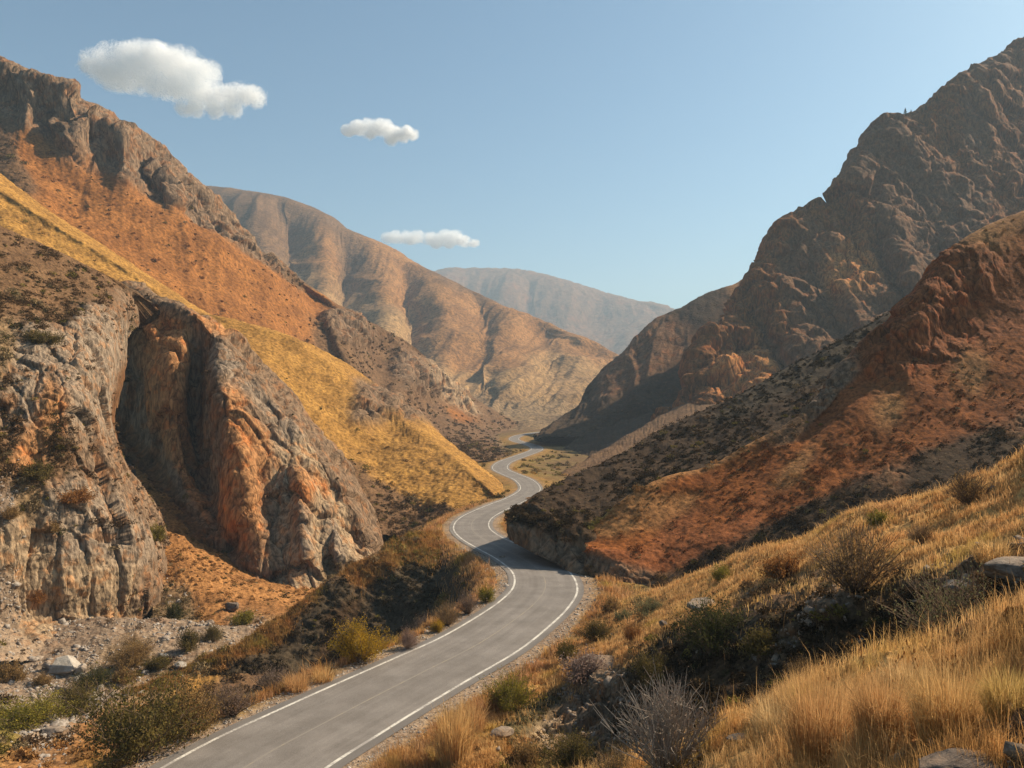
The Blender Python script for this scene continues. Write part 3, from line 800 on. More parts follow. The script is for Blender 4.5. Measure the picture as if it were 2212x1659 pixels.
landform("hillside", "near hillside of golden grass and dark hollows right of the road", [  # dark zones in the hollow stand in for its shade
    ('a', "1278,1322,83.0,m 1345,1302,80.0,n 1430,1274,76.0,a 1510,1240,72.0,a 1590,1210,67.0,a 1660,1185,63.0,a 1740,1166,60.0,a 1820,1122,57.0,a 1900,1094,54.5,a 2000,1074,52.0,a 2100,1040,49.0,a 2212,988,46.0,a 2360,925,43.0,a"),
    ('o', "1258,1350,77.5,m 1322,1336,73.8,o 1400,1318,69.5,o 1480,1292,65.0,o 1560,1258,60.2,a 1636,1232,56.2,a 1720,1212,53.2,a 1804,1176,50.4,a 1894,1152,48.0,a 2000,1130,45.6,a 2106,1100,42.9,a 2222,1056,40.1,a 2366,1000,37.5,a"),
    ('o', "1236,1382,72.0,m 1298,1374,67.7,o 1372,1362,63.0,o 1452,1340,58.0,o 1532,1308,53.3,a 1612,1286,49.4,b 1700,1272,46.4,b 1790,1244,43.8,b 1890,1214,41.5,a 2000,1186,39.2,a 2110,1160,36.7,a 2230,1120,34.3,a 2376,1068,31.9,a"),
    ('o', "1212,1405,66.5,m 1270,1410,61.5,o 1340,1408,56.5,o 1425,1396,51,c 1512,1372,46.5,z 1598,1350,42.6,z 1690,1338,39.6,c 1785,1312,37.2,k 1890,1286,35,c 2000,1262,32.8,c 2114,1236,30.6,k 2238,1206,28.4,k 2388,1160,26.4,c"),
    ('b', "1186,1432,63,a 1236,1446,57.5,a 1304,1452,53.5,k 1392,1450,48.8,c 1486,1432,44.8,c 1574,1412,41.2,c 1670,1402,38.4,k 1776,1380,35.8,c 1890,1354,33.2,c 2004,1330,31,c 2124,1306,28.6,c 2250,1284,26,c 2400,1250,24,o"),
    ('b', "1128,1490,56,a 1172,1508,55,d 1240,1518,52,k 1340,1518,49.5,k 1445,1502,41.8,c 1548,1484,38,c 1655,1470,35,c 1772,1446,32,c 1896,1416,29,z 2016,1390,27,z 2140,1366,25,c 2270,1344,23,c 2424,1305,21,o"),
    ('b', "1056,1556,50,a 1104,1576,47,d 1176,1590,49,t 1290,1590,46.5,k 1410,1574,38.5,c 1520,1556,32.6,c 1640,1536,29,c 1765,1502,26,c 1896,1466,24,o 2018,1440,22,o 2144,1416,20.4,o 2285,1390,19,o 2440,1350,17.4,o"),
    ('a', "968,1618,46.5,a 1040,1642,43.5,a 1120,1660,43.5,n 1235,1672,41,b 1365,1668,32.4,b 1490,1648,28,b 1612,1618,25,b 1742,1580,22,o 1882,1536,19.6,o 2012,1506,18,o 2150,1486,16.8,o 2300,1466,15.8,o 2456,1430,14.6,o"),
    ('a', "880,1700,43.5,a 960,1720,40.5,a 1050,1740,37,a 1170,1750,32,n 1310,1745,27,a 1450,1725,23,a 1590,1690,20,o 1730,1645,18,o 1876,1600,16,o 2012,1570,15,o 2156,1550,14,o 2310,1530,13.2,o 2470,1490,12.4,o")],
    step=2.4, back=(14, 9), S=0.26, L=4.2, rock_amp=1.0, soil_amp=0.4, ext=(3100, 4600), seed=16)

landform("hillside", "closest slope of tall golden grass in the lower right corner", [
    ('a', "1010,1742,26,n 1120,1710,22.5,n 1240,1690,19.5,n 1350,1665,17,a 1480,1618,15,n 1580,1575,14 1660,1535,13.2 1740,1492,12.5 1840,1455,11.8 1950,1425,11 2060,1400,10.3,o 2212,1350,9.5,o 2400,1285,8.5,o"),
    ('a', "1030,1800,22,n 1150,1770,19,n 1270,1745,16.4,a 1380,1718,14.3,a 1500,1680,12.6,b 1600,1635,11.6 1690,1592,11 1778,1552,10.4 1876,1522,9.8 1985,1498,9.2 2100,1474,8.6,o 2260,1428,7.9,o 2440,1360,7.2,o"),
    ('o', "1050,1900,17,n 1180,1860,15,a 1300,1825,13 1400,1795,11.5 1520,1755,10.2,n 1620,1710,9.4 1715,1665,8.9 1808,1628,8.4 1905,1600,7.9 2018,1580,7.4 2138,1560,6.9,k 2305,1518,6.3,k 2480,1448,5.8,k"),
    ('o', "1120,2240,10,n 1300,2180,9,a 1470,2120,8 1610,2060,7 1735,2005,6.4 1838,1955,6 1940,1905,5.7 2050,1865,5.4 2172,1832,5.1,k 2305,1802,4.8,k 2480,1745,4.4 2650,1680,4 2850,1600,3.6")],
    step=2.6, back=(6, 4.5), S=0.12, L=1.6, rock_amp=0.28, soil_amp=0.22, ext=(3600, 5600), seed=17)

# ------------------------------------------------------------------ air
def haze_box():
    lo, hi = (-2330, -90, -62), (2830, 5500, 730)
    v = [(x, y, z) for x in (lo[0], hi[0]) for y in (lo[1], hi[1]) for z in (lo[2], hi[2])]
    f = [(0, 1, 3, 2), (4, 6, 7, 5), (0, 4, 5, 1), (2, 3, 7, 6), (0, 2, 6, 4), (1, 5, 7, 3)]
    m = bpy.data.materials.new("air")
    m.use_nodes = True
    t = m.node_tree
    t.nodes.remove(t.nodes["Principled BSDF"])
    pv = t.nodes.new("ShaderNodeVolumePrincipled")
    pv.inputs["Color"].default_value = (0.68, 0.85, 1.0, 1)
    pv.inputs["Density"].default_value = 0.00016
    pv.inputs["Anisotropy"].default_value = 0.12
    t.links.new(pv.outputs[0], t.nodes["Material Output"].inputs["Volume"])
    m.cycles.volume_sampling = 'DISTANCE'
    m.cycles.homogeneous_volume = True
    o = mesh_np("haze", v, np.array(f), m)
    tag(o, "thin bluish haze filling the valley air", kind='stuff')


haze_box()

# ------------------------------------------------------------------ plants, stones: materials
def leaf_material(name, a, b, glow=0.35):
    N = Nodes(name)
    t = N.attr("tint", "Fac")
    c = N.mix(t, a, b)
    d = N.new("BsdfDiffuse")
    tr = N.new("BsdfTranslucent")
    mx = N.new("MixShader")
    N.link(c, d.inputs[0])
    N.link(c, tr.inputs[0])
    mx.inputs[0].default_value = glow
    N.link(d.outputs[0], mx.inputs[1])
    N.link(tr.outputs[0], mx.inputs[2])
    N.link(mx.outputs[0], N.out.inputs[0])
    N.t.nodes.remove(N.bsdf)
    return N.m


def tinted_material(name, glow=0.3):
    """Leaves or blades whose own colour is carried by the mesh."""
    N = Nodes(name)
    c = N.attr("hue")
    d = N.new("BsdfDiffuse")
    tr = N.new("BsdfTranslucent")
    mx = N.new("MixShader")
    N.link(c, d.inputs[0])
    N.link(c, tr.inputs[0])
    mx.inputs[0].default_value = glow
    N.link(d.outputs[0], mx.inputs[1])
    N.link(tr.outputs[0], mx.inputs[2])
    N.link(mx.outputs[0], N.out.inputs[0])
    N.t.nodes.remove(N.bsdf)
    return N.m


def bark_material(name, a, b):
    N = Nodes(name)
    n = N.noise(N.new("TexCoord").outputs["Object"], 14, 4, 0.6)
    return N.finish(N.mix(n, a, b), 0.9, None, 0.1)


def stone_material(name, a, b, S):
    N = Nodes(name)
    p = N.pos()
    n = N.noise(p, 1.0 / S, 7, 0.68)
    w = N.noise(p, 0.25 / S, 3, 0.5)
    c = N.mix(N.remap(n, 0.3, 0.7), a, b)
    c = N.mix(N.math('MULTIPLY', N.remap(w, 0.52, 0.66), 0.5), c, (0.30, 0.19, 0.11))
    return N.finish(c, 0.9, N.bump(n, 0.7, S * 0.35), 0.15)


# ------------------------------------------------------------------ shape helpers for plants and stones
def rand_dirs(n, g):
    v = g.normal(size=(n, 3))
    return v / np.linalg.norm(v, axis=1, keepdims=True)


def leaf_quads(P, size, g, up=0.0, aspect=0.55):
    """Diamond leaves at points P. size: scalar or (N,). Returns verts, faces."""
    n = len(P)
    a = rand_dirs(n, g)
    a[:, 2] += up
    a /= np.linalg.norm(a, axis=1, keepdims=True)
    b = np.cross(a, rand_dirs(n, g))
    b /= np.linalg.norm(b, axis=1, keepdims=True) + 1e-6
    s = np.broadcast_to(size, n)[:, None]
    V = np.stack([P - a * s, P + b * s * aspect, P + a * s, P - b * s * aspect], 1).reshape(-1, 3)
    return V, np.arange(4 * n).reshape(n, 4)


def tubes(paths, r0, r1):
    """Three-sided tapering stems along point lists."""
    V, Fc, o = [], [], 0
    for k, p in enumerate(paths):
        p = np.asarray(p)
        n = len(p)
        ra = r0 if np.isscalar(r0) else r0[k]
        rr = np.linspace(ra, ra * r1, n)
        for i in range(n):
            t = p[min(i + 1, n - 1)] - p[max(i - 1, 0)]
            t = t / (np.linalg.norm(t) + 1e-9)
            u = np.cross(t, (0.3, 0.8, 0.1))
            u /= np.linalg.norm(u) + 1e-9
            w = np.cross(t, u)
            for q in range(3):
                c = 2.094 * q
                V.append(p[i] + rr[i] * (u * math.cos(c) + w * math.sin(c)))
        for i in range(n - 1):
            for q in range(3):
                a, b = o + 3 * i + q, o + 3 * i + (q + 1) % 3
                Fc.append((a, b, b + 3, a + 3))
        o += 3 * n
    return np.array(V), np.array(Fc)


def bush_shape(g, stems=60, height=1.0, spread=1.0, forks=3, lobes=9, leaves=4200, leaf=0.028, shell=0.5, arch=0.35):
    """A shrub about 2 wide and `height` tall standing on z = 0: (stem verts, faces), (leaf verts, faces, tint)."""
    paths, rad, tips = [], [], []
    for s in range(stems):
        az = g.uniform(0, 6.283)
        tilt = (g.uniform(0, 1) ** 0.7) * 1.15
        ln = height * g.uniform(0.7, 1.08)
        d = np.array([math.cos(az) * math.sin(tilt) * spread, math.sin(az) * math.sin(tilt) * spread, math.cos(tilt) * 0.95 + 0.1])
        base = np.array([math.cos(az), math.sin(az), 0]) * g.uniform(0, 0.14)
        pts = []
        for t in np.linspace(0, 1, 6):
            q = base + d * ln * t + np.array([math.cos(az), math.sin(az), 0]) * arch * t * t * math.sin(tilt) * 0.5
            q[2] -= arch * 0.35 * t * t * math.sin(tilt)
            pts.append(q + g.normal(size=3) * 0.018 * t)
        paths.append(pts)
        rad.append(0.012 * g.uniform(0.6, 1.2))
        tips.append(pts[-1])
        for k in range(forks):
            i = int(g.integers(2, 5))
            st = pts[i]
            dd = d * 0.6 + g.normal(size=3) * 0.5
            dd[2] = abs(dd[2]) * 0.8 + 0.15
            dd /= np.linalg.norm(dd)
            l2 = ln * g.uniform(0.22, 0.5)
            paths.append([st, st + dd * l2 * 0.5 + g.normal(size=3) * 0.02, st + dd * l2])
            rad.append(0.007)
            tips.append(paths[-1][-1])
    sv, sf = tubes(paths, rad, 0.35)
    tips = np.array(tips)
    if leaves:
        c = tips[g.integers(0, len(tips), leaves)]
        along = g.uniform(shell, 1.02, (leaves, 1))
        P = c * along + g.normal(size=(leaves, 3)) * 0.07
        P[:, 2] = np.maximum(P[:, 2], 0.02)
        lv, lf = leaf_quads(P, leaf * g.uniform(0.6, 1.3, leaves), g, up=0.2)
        tint = np.repeat(np.clip(0.5 + 0.55 * noise(P * 3.5, int(g.integers(0, 90))) + g.normal(size=leaves) * 0.2, 0, 1), 4)
    else:
        lv, lf, tint = None, None, None
    return (sv, sf), (lv, lf, tint)


def blades(P, h, w, lean, g, n0=None):
    """Grass blades rooted at P: heights h, widths w, lean (N, 3) sideways reach at the tip. Returns verts, [quads, tris]."""
    n = len(P)
    side = np.cross(lean + g.normal(size=(n, 3)) * 0.1, (0, 0, 1.0))
    yaw = g.uniform(0, 6.283, n)
    side = np.stack([np.cos(yaw), np.sin(yaw), np.zeros(n)], 1)
    up = np.zeros((n, 3))
    up[:, 2] = h
    w = np.broadcast_to(w, n)[:, None]
    mid = P + up * 0.58 + lean * 0.30
    tip = P + up + lean
    tip[:, 2] -= np.linalg.norm(lean, axis=1) * 0.35
    P = P - np.array([0, 0, 0.03])
    V = np.stack([P - side * w * .5, P + side * w * .5, mid + side * w * .36, mid - side * w * .36, tip], 1).reshape(-1, 3)
    k = np.arange(n)[:, None] * 5
    return V, [k + np.array([[0, 1, 2, 3]]), k + np.array([[3, 2, 4]])]


def ico():
    t = (1 + 5 ** .5) / 2
    v = np.array([(-1, t, 0), (1, t, 0), (-1, -t, 0), (1, -t, 0), (0, -1, t), (0, 1, t), (0, -1, -t), (0, 1, -t), (t, 0, -1), (t, 0, 1), (-t, 0, -1), (-t, 0, 1)])
    f = np.array([(0, 11, 5), (0, 5, 1), (0, 1, 7), (0, 7, 10), (0, 10, 11), (1, 5, 9), (5, 11, 4), (11, 10, 2), (10, 7, 6), (7, 1, 8),
                  (3, 9, 4), (3, 4, 2), (3, 2, 6), (3, 6, 8), (3, 8, 9), (4, 9, 5), (2, 4, 11), (6, 2, 10), (8, 6, 7), (9, 8, 1)])
    return v / np.linalg.norm(v[0]), f


def ico_fine(k):
    v, f = ico()
    for _ in range(k):
        e = {}
        vl = list(map(tuple, v))
        nf = []

        def mid(a, b):
            q = (min(a, b), max(a, b))
            if q not in e:
                m = (np.array(vl[a]) + vl[b]) / 2
                vl.append(tuple(m / np.linalg.norm(m)))
                e[q] = len(vl) - 1
            return e[q]
        for a, b, c in f:
            x, y, z = mid(a, b), mid(b, c), mid(c, a)
            nf += [(a, x, z), (b, y, x), (c, z, y), (x, y, z)]
        v, f = np.array(vl), np.array(nf)
    return v, f


ICO, ICOF = ico()


def stone_shape(g, k=4, flat=0.6, cuts=13):
    """A boulder: a ball cut by random planes, then roughened. Unit half width, standing on about z = -0.25."""
    v, f = ico_fine(k)
    for _ in range(cuts):
        n = rand_dirs(1, g)[0]
        d = g.uniform(0.58, 0.84)
        s = v @ n
        v = v - np.maximum(s - d, 0)[:, None] * n
    v = v * (1 + 0.10 * fbm(v * 2.2 + g.uniform(0, 40), 5, 0.6)[:, None])
    return v * np.array([1, g.uniform(0.65, 0.95), flat]), f


# ------------------------------------------------------------------ finding ground
def cells(label, n, weight, g, skip=18, wide=0.72):
    """n random spots on a landform, drawn evenly over its mesh cells times weight(e, G). Returns points, normals, zone weights."""
    T = LAND[label]
    G, nb = T['G'], (skip if T['nb'] else 0)
    A = G[nb:]
    w = weight(T['e'][nb:], A)
    w = np.clip(w, 0, None)
    vis = np.abs(A[:, :, 0] / A[:, :, 1]) < wide
    w = (w * vis).ravel()
    if w.sum() <= 0:
        return np.zeros((0, 3)), np.zeros((0, 3)), np.zeros((0, len(ZK)))
    k = g.choice(len(w), n, p=w / w.sum())
    i, j = np.divmod(k, A.shape[1])
    i2, j2 = np.minimum(i + 1, A.shape[0] - 1), np.minimum(j + 1, A.shape[1] - 1)
    u, v = g.random((n, 1)), g.random((n, 1))
    P = A[i, j] * (1 - u) * (1 - v) + A[i2, j] * u * (1 - v) + A[i, j2] * (1 - u) * v + A[i2, j2] * u * v
    return P, T['n'][nb:][i, j], T['e'][nb:][i, j]


def spot(label, x, y):
    """Where a plant or stone sighted at column x, row y stands on a landform."""
    G = LAND[label]['G']
    nb = 18 if LAND[label]['nb'] else 0
    A = G[nb:].reshape(-1, 3)
    A = A[A[:, 1] > 1]
    px, py = CX + F * A[:, 0] / A[:, 1], HY - F * A[:, 2] / A[:, 1]
    d = (px - x) ** 2 + (py - y) ** 2 + 0.2 * A[:, 1]
    return A[d.argmin()]


zi = {k: ZK.index(k) for k in ZK}


def zone_sum(e, keys):
    return sum(e[..., zi[k]] for k in keys)


NEAR_HILL = "near hillside of golden grass and dark hollows right of the road"
NEAR_GRASS = "closest slope of tall golden grass in the lower right corner"
OUTCROP = "near grey and tan rock outcrop on the left, with scrub on its back"
RUST = "shaded rust slope with red earth bluff on the right"
BROWN = "dark brown scrub slope under the big right cliff, cut by the road bend"
SPUR = "dark grassy spur dropping left from the road bend"
RAVINE = "stony ravine floor with pale scree at lower left"
TALUS = "orange talus slope below the tall left cliff"
GOLD = "golden grass hill running down from the left to the road"
TALL = "tall orange and grey cliff with deep shaded cleft left of the road"
BIG = "huge dark rock face filling the upper right"

# ------------------------------------------------------------------ ground cover: scrub
g = np.random.default_rng(21)
clumps = []          # (point, radius, height, colour)
PAL = {'b': (0.115, 0.070, 0.036), 'd': (0.060, 0.055, 0.024), 'n': (0.16, 0.125, 0.030), 'r': (0.20, 0.085, 0.032), 'x': (0.15, 0.058, 0.022), 'c': (0.050, 0.034, 0.019), 'z': (0.045, 0.034, 0.02), 'm': (0.20, 0.145, 0.075),  # c and z tufts carry the shade painted into their zones
       'o': (0.27, 0.14, 0.05), 'y': (0.36, 0.21, 0.06), 'e': (0.19, 0.07, 0.028), 'a': (0.33, 0.17, 0.055), 'w': (0.3, 0.22, 0.1)}


def grow(label, n, wts, r, keys=None):
    L = 22 * r
    P, nn, e = cells(label, n, lambda e, A: sum(v * e[..., zi[k]] for k, v in wts.items()) * np.clip(0.7 + 1.1 * noise(A.reshape(-1, 3) / L, 44) + 0.8 * noise(A.reshape(-1, 3) / (L * 0.3), 45), 0.06, 3).reshape(A.shape[:2]), g)
    for q in range(len(P)):
        z = ZK[int(e[q].argmax())]
        c = np.array(PAL.get(z, PAL['b'])) * g.uniform(0.6, 1.35)
        if g.random() < (0.12 if z in 'czx' else 0.3):
            c = np.array(PAL[('d', 'n', 'b', 'm')[int(g.integers(0, 4))]]) * g.uniform(0.7, 1.3)
        rr = r * np.clip(g.lognormal(-0.15, 0.55), 0.25, 2.6)
        clumps.append((P[q], rr, rr * g.uniform(0.5, 1.1), c))


grow(RUST, 1300, {'x': 0.5, 'b': 1.2, 'c': 2.0, 'e': 0.2, 'o': 0.4, 'n': 0.6}, 0.34)
grow(BROWN, 3800, {'c': 1, 'z': 1.6, 'o': 0.6, 'n': 1}, 0.40)
grow(SPUR, 2200, {'z': 1.0, 'c': 1.0, 'o': 0.7, 'n': 1.2, 'y': 0.5}, 0.36)
grow(OUTCROP, 2000, {'b': 1.2, 'm': 1, 'd': 1, 's': 0.05, 'k': 0.22, 'g': 0.06, 't': 0.03}, 0.50)
HIGH = "high left mountain with brown rock crest above a rust coloured slope"
grow(HIGH, 2600, {'r': 0.22, 'b': 1.0, 'm': 1.0, 'k': 0.12}, 1.0)
grow(GOLD, 900, {'b': 1.4, 'd': 2.0, 'y': 0.07, 'k': 0.2}, 0.7)
grow(TALL, 260, {'m': 1, 'k': 0.12, 'd': 1, 'o': 0.6}, 0.6)
grow(RAVINE, 330, {'n': 1.5, 'm': 0.7, 'b': 1, 'o': 0.6, 's': 0.06, 'y': 0.3}, 0.5)
grow(TALUS, 700, {'o': 1, 'm': 1.0}, 0.36)
grow(NEAR_HILL, 2300, {'b': 1, 'd': 1.6, 'c': 1.0, 'z': 1.2, 'n': 1.2, 'm': 0.6, 'o': 0.14, 'a': 0.10, 'k': 0.15}, 0.24)
T = LAND['valley']
P, nn, e = cells('valley', 5200, lambda e, A: (T['off'] > 1.6) * (A[:, :, 1] < 420) * (0.35 + 2 * e[..., zi['d']] + e[..., zi['n']]) * np.where(A[:, :, 1] > 150, 3.0, 1.0) * np.clip(0.4 + 1.5 * noise(A.reshape(-1, 3) / 11, 46), 0.05, 3).reshape(A.shape[:2]), g)
for q in range(len(P)):
    z = ('d', 'n', 'b', 'm', 'y', 'n')[int(g.integers(0, 6))]
    rr = np.clip(0.0034 * P[q, 1], 0.22, 1.0) * g.lognormal(0, 0.3)
    clumps.append((P[q], rr, rr * g.uniform(0.7, 1.1), np.array(PAL[z]) * g.uniform(0.7, 1.4)))

Ps, ss, cs = [], [], []
for (p, r, h, c) in clumps:
    px = r / p[1] * F
    n = int(np.clip(px * 7, 14, 150))
    d = rand_dirs(n, g) * (g.random((n, 1)) ** 0.45)
    d[:, 2] = np.abs(d[:, 2])
    Ps.append(p + d * np.array([r, r, h]) + np.array([0, 0, -0.04]))
    ss.append(np.full(n, max(r * 0.16, 0.0011 * p[1] * 0.9)))
    cs.append(c * g.uniform(0.6, 1.45, (n, 1)))
lv, lf = leaf_quads(np.concatenate(Ps), np.concatenate(ss), g, up=0.15, aspect=0.5)
SCRUB_MAT = tinted_material("scrub_leaves", 0.25)
tag(mesh_np("scrub", lv, lf, SCRUB_MAT, attrs={"hue": np.repeat(np.concatenate(cs), 4, 0)}), "low brown and olive scrub dotted over the slopes", kind='stuff')

# ------------------------------------------------------------------ ground cover: grass
GRASS_MAT = tinted_material("dry_grass", 0.45)
GP, GH, GW, GL, GC = [], [], [], [], []


def sow(P, h, w, hue, lean=0.5, wind=(-0.1, -0.05, 0)):
    n = len(P)
    hh = h * g.lognormal(0, 0.42, n)
    a = g.uniform(0, 6.283, n)
    l = np.stack([np.cos(a), np.sin(a), np.zeros(n)], 1) * (hh * lean * np.where(g.random(n) < 0.2, 2.0, 1.0) * g.uniform(0.1, 1, n))[:, None] + np.array(wind) * hh[:, None]
    GP.append(P)
    GH.append(hh)
    GW.append(np.broadcast_to(w, n))
    GL.append(l)
    GC.append(hue * g.uniform(0.65, 1.35, (n, 1)))


def grass_hue(P, keys=((0.60, 0.36, 0.13), (0.54, 0.275, 0.10), (0.66, 0.47, 0.24), (0.48, 0.33, 0.09))):
    K = np.array(keys)
    a = np.clip(0.5 + 0.8 * noise(P / 2.2, 51), 0, 1)[:, None]
    b = np.clip(0.5 + 0.9 * noise(P / 0.9, 52), 0, 1)[:, None]
    c = K[0] * (1 - a) + K[1] * a
    c = c * (1 - 0.45 * b) + K[2] * 0.45 * b
    m = np.clip(noise(P / 3.0, 53) * 2 - 0.7, 0, 0.8)[:, None]
    return c * (1 - m) + K[3] * m


P, nn, e = cells(NEAR_GRASS, 165000, lambda e, A: (zone_sum(e, 'ayo') + 0.4 * zone_sum(e, 'n') + 0.06) * np.clip(0.75 + 1.9 * noise(A.reshape(-1, 3) / 0.5, 60).reshape(A.shape[:2]), 0.02, 2), g, skip=9, wide=2.4)
sow(P, 0.20, np.clip(P[:, 1] * 0.0006, 0.003, 0.012), grass_hue(P), 0.6)
P, nn, e = cells(NEAR_HILL, 265000, lambda e, A: (zone_sum(e, 'ayo') + 0.5 * zone_sum(e, 'n') + 0.10 * zone_sum(e, 'bdm')) * np.clip(0.75 + 1.9 * noise(A.reshape(-1, 3) / 1.3, 61).reshape(A.shape[:2]), 0.02, 2), g, skip=12, wide=2.0)
sow(P, 0.27, np.clip(P[:, 1] * 0.0007, 0.008, 0.05), grass_hue(P), 0.6)
# tall weed stems standing out of the near grass, with seed heads
TIPS = []
for lab, n, h, w in ((NEAR_GRASS, 2600, 0.36, 0.0045), (NEAR_HILL, 5200, 0.48, 0.018)):
    P, nn, e = cells(lab, n, lambda e, A: (zone_sum(e, 'ayon') + 0.25) * np.clip(noise(A.reshape(-1, 3) / (3 * h), 63).reshape(A.shape[:2]), 0.03, 1), g, skip=12, wide=1.6)
    sow(P, h, w, grass_hue(P, ((0.30, 0.17, 0.07), (0.24, 0.12, 0.05), (0.42, 0.30, 0.15), (0.27, 0.17, 0.06))), 0.7)
    tip = P + GL[-1]
    tip[:, 2] += GH[-1] - np.linalg.norm(GL[-1], axis=1) * 0.35
    for q in range(7):
        TIPS.append((tip + g.normal(size=(n, 3)) * h * np.array([0.035, 0.035, 0.08]), np.full(n, w * 1.1), np.array((0.42, 0.27, 0.12)) * g.uniform(0.5, 1.3, (n, 1))))
# verges
off = T['off']
P, nn, e = cells('valley', 120000, lambda e, A: (off > 1.5) * (A[:, :, 1] < 190) * np.exp(-np.maximum(off - 2.4, 0) / np.where(A[:, :, 1] < 150, 1.3, 4.0)) * np.clip(0.55 + 1.1 * noise(A.reshape(-1, 3) / 2.5, 62).reshape(A.shape[:2]), 0.03, 2) * (0.45 + np.clip(off - 1.5, 0, 1)), g)
VK = ((0.52, 0.29, 0.09), (0.50, 0.235, 0.085), (0.44, 0.32, 0.23), (0.42, 0.32, 0.06))
sow(P, np.clip(0.42 + 0.2 * noise(P / 4, 66), 0.2, 0.8), np.clip(P[:, 1] * 0.00075, 0.03, 0.10), grass_hue(P, VK), 0.55)
P, nn, e = cells(SPUR, 30000, lambda e, A: zone_sum(e, 'oyn'), g)
sow(P, 0.4, 0.07, grass_hue(P, ((0.33, 0.17, 0.05), (0.30, 0.13, 0.045), (0.34, 0.25, 0.1), (0.22, 0.17, 0.04))), 0.6)
gv, gf = blades(np.concatenate(GP), np.concatenate(GH), np.concatenate(GW), np.concatenate(GL), g)
tag(mesh_np("grass", gv, gf, GRASS_MAT, attrs={"hue": np.repeat(np.concatenate(GC), 5, 0)}), "golden dry grass covering the near slopes and verges", kind='stuff')

sv_, sf_ = leaf_quads(np.concatenate([t[0] for t in TIPS]), np.concatenate([t[1] for t in TIPS]), g, up=0.8, aspect=0.45)
tag(mesh_np("seed_heads", sv_, sf_, GRASS_MAT, attrs={"hue": np.repeat(np.concatenate([t[2] for t in TIPS]), 4, 0)}), "brown seed heads on the weeds among the near grass", kind='stuff')

# ------------------------------------------------------------------ ground cover: loose stones
def scatter_stones(name, label, sets, mat):
    V, Fc, o = [], [], 0
    for P, s in sets:
        n = len(P)
        A = g.normal(size=(n, 3, 3)) * 0.28 + np.eye(3)
        A[:, :, 2] *= 0.75
        v = np.einsum('vk,nkj->nvj', ICO, A) * (1 + 0.16 * g.normal(size=(n, 12, 1))) * s[:, None, None] + P[:, None, :]
        V.append(v.reshape(-1, 3))
        Fc.append((np.arange(n)[:, None, None] * 12 + ICOF[None]).reshape(-1, 3) + o)
        o += n * 12
    return tag(mesh_np(name, np.concatenate(V), np.concatenate(Fc), mat), label, kind='stuff')


P1, _, _ = cells(RAVINE, 6000, lambda e, A: zone_sum(e, 's') * np.clip(0.6 + noise(A.reshape(-1, 3) / 4, 70).reshape(A.shape[:2]), 0.05, 2), g)
P2, _, _ = cells(OUTCROP, 2200, lambda e, A: zone_sum(e, 's'), g)
P3, _, _ = cells(TALUS, 700, lambda e, A: zone_sum(e, 's') + 0.25 * zone_sum(e, 'm'), g)
scatter_stones("scree", "pale broken scree stones on the ravine floor", [(P1, 0.085 * g.lognormal(0, 0.62, len(P1))), (P2, 0.09 * g.lognormal(0, 0.6, len(P2))), (P3, 0.13 * g.lognormal(0, 0.5, len(P3)))],
               stone_material("scree_stone", (0.17, 0.135, 0.10), (0.45, 0.39, 0.33), 0.5))
P4, _, _ = cells('valley', 15000, lambda e, A: (off > 0.05) * (off < 3.2) * (A[:, :, 1] < 120) * np.exp(-np.maximum(off - 1.6, 0)), g)
scatter_stones("gravel", "loose pale gravel along both road shoulders", [(P4, 0.035 * g.lognormal(0, 0.5, len(P4)) * np.clip(P4[:, 1] / 60, 0.8, 1.6))],
               stone_material("gravel_stone", (0.20, 0.165, 0.13), (0.46, 0.40, 0.34), 0.15))
P5, _, _ = cells(NEAR_GRASS, 500, lambda e, A: zone_sum(e, 'kn') + 0.1, g)
P6, _, _ = cells(NEAR_HILL, 800, lambda e, A: zone_sum(e, 'kt') + 0.04, g)
scatter_stones("rubble", "small weathered stones lying among the near grass", [(P5, 0.03 * g.lognormal(0, 0.5, len(P5))), (P6, 0.09 * g.lognormal(0, 0.5, len(P6)))],
               stone_material("rubble_stone", (0.12, 0.09, 0.065), (0.34, 0.265, 0.20), 0.2))

# ------------------------------------------------------------------ single plants, stones, trees and clouds
def thing(name, label, cat, loc, group=None):
    o = bpy.data.objects.new(name, None)
    o.empty_display_size = 0.3
    COL.objects.link(o)
    o.location = loc
    tag(o, label, cat, group)
    return o


LEAF = {
    'olive': leaf_material("olive_leaves", (0.070, 0.060, 0.022), (0.20, 0.145, 0.045)),
    'dark': leaf_material("dark_green_leaves", (0.038, 0.045, 0.018), (0.115, 0.105, 0.035)),
    'gold': leaf_material("yellow_leaves", (0.24, 0.16, 0.022), (0.52, 0.31, 0.035), 0.45),
    'sage': leaf_material("sage_leaves", (0.10, 0.105, 0.05), (0.28, 0.25, 0.12)),
    'rust': leaf_material("rusty_leaves", (0.20, 0.085, 0.03), (0.40, 0.19, 0.06)),
    'mauve': leaf_material("mauve_seed_heads", (0.19, 0.12, 0.095), (0.36, 0.26, 0.21)),
    'tan': leaf_material("dry_tan_leaves", (0.17, 0.10, 0.045), (0.38, 0.24, 0.09)),
    'lime': leaf_material("yellow_green_leaves", (0.13, 0.125, 0.025), (0.34, 0.26, 0.045)),
}
TWIG = bark_material("brown_twigs", (0.10, 0.065, 0.040), (0.20, 0.14, 0.09))
PALE = bark_material("grey_twigs", (0.24, 0.19, 0.145), (0.42, 0.35, 0.28))
SHAPES = {}


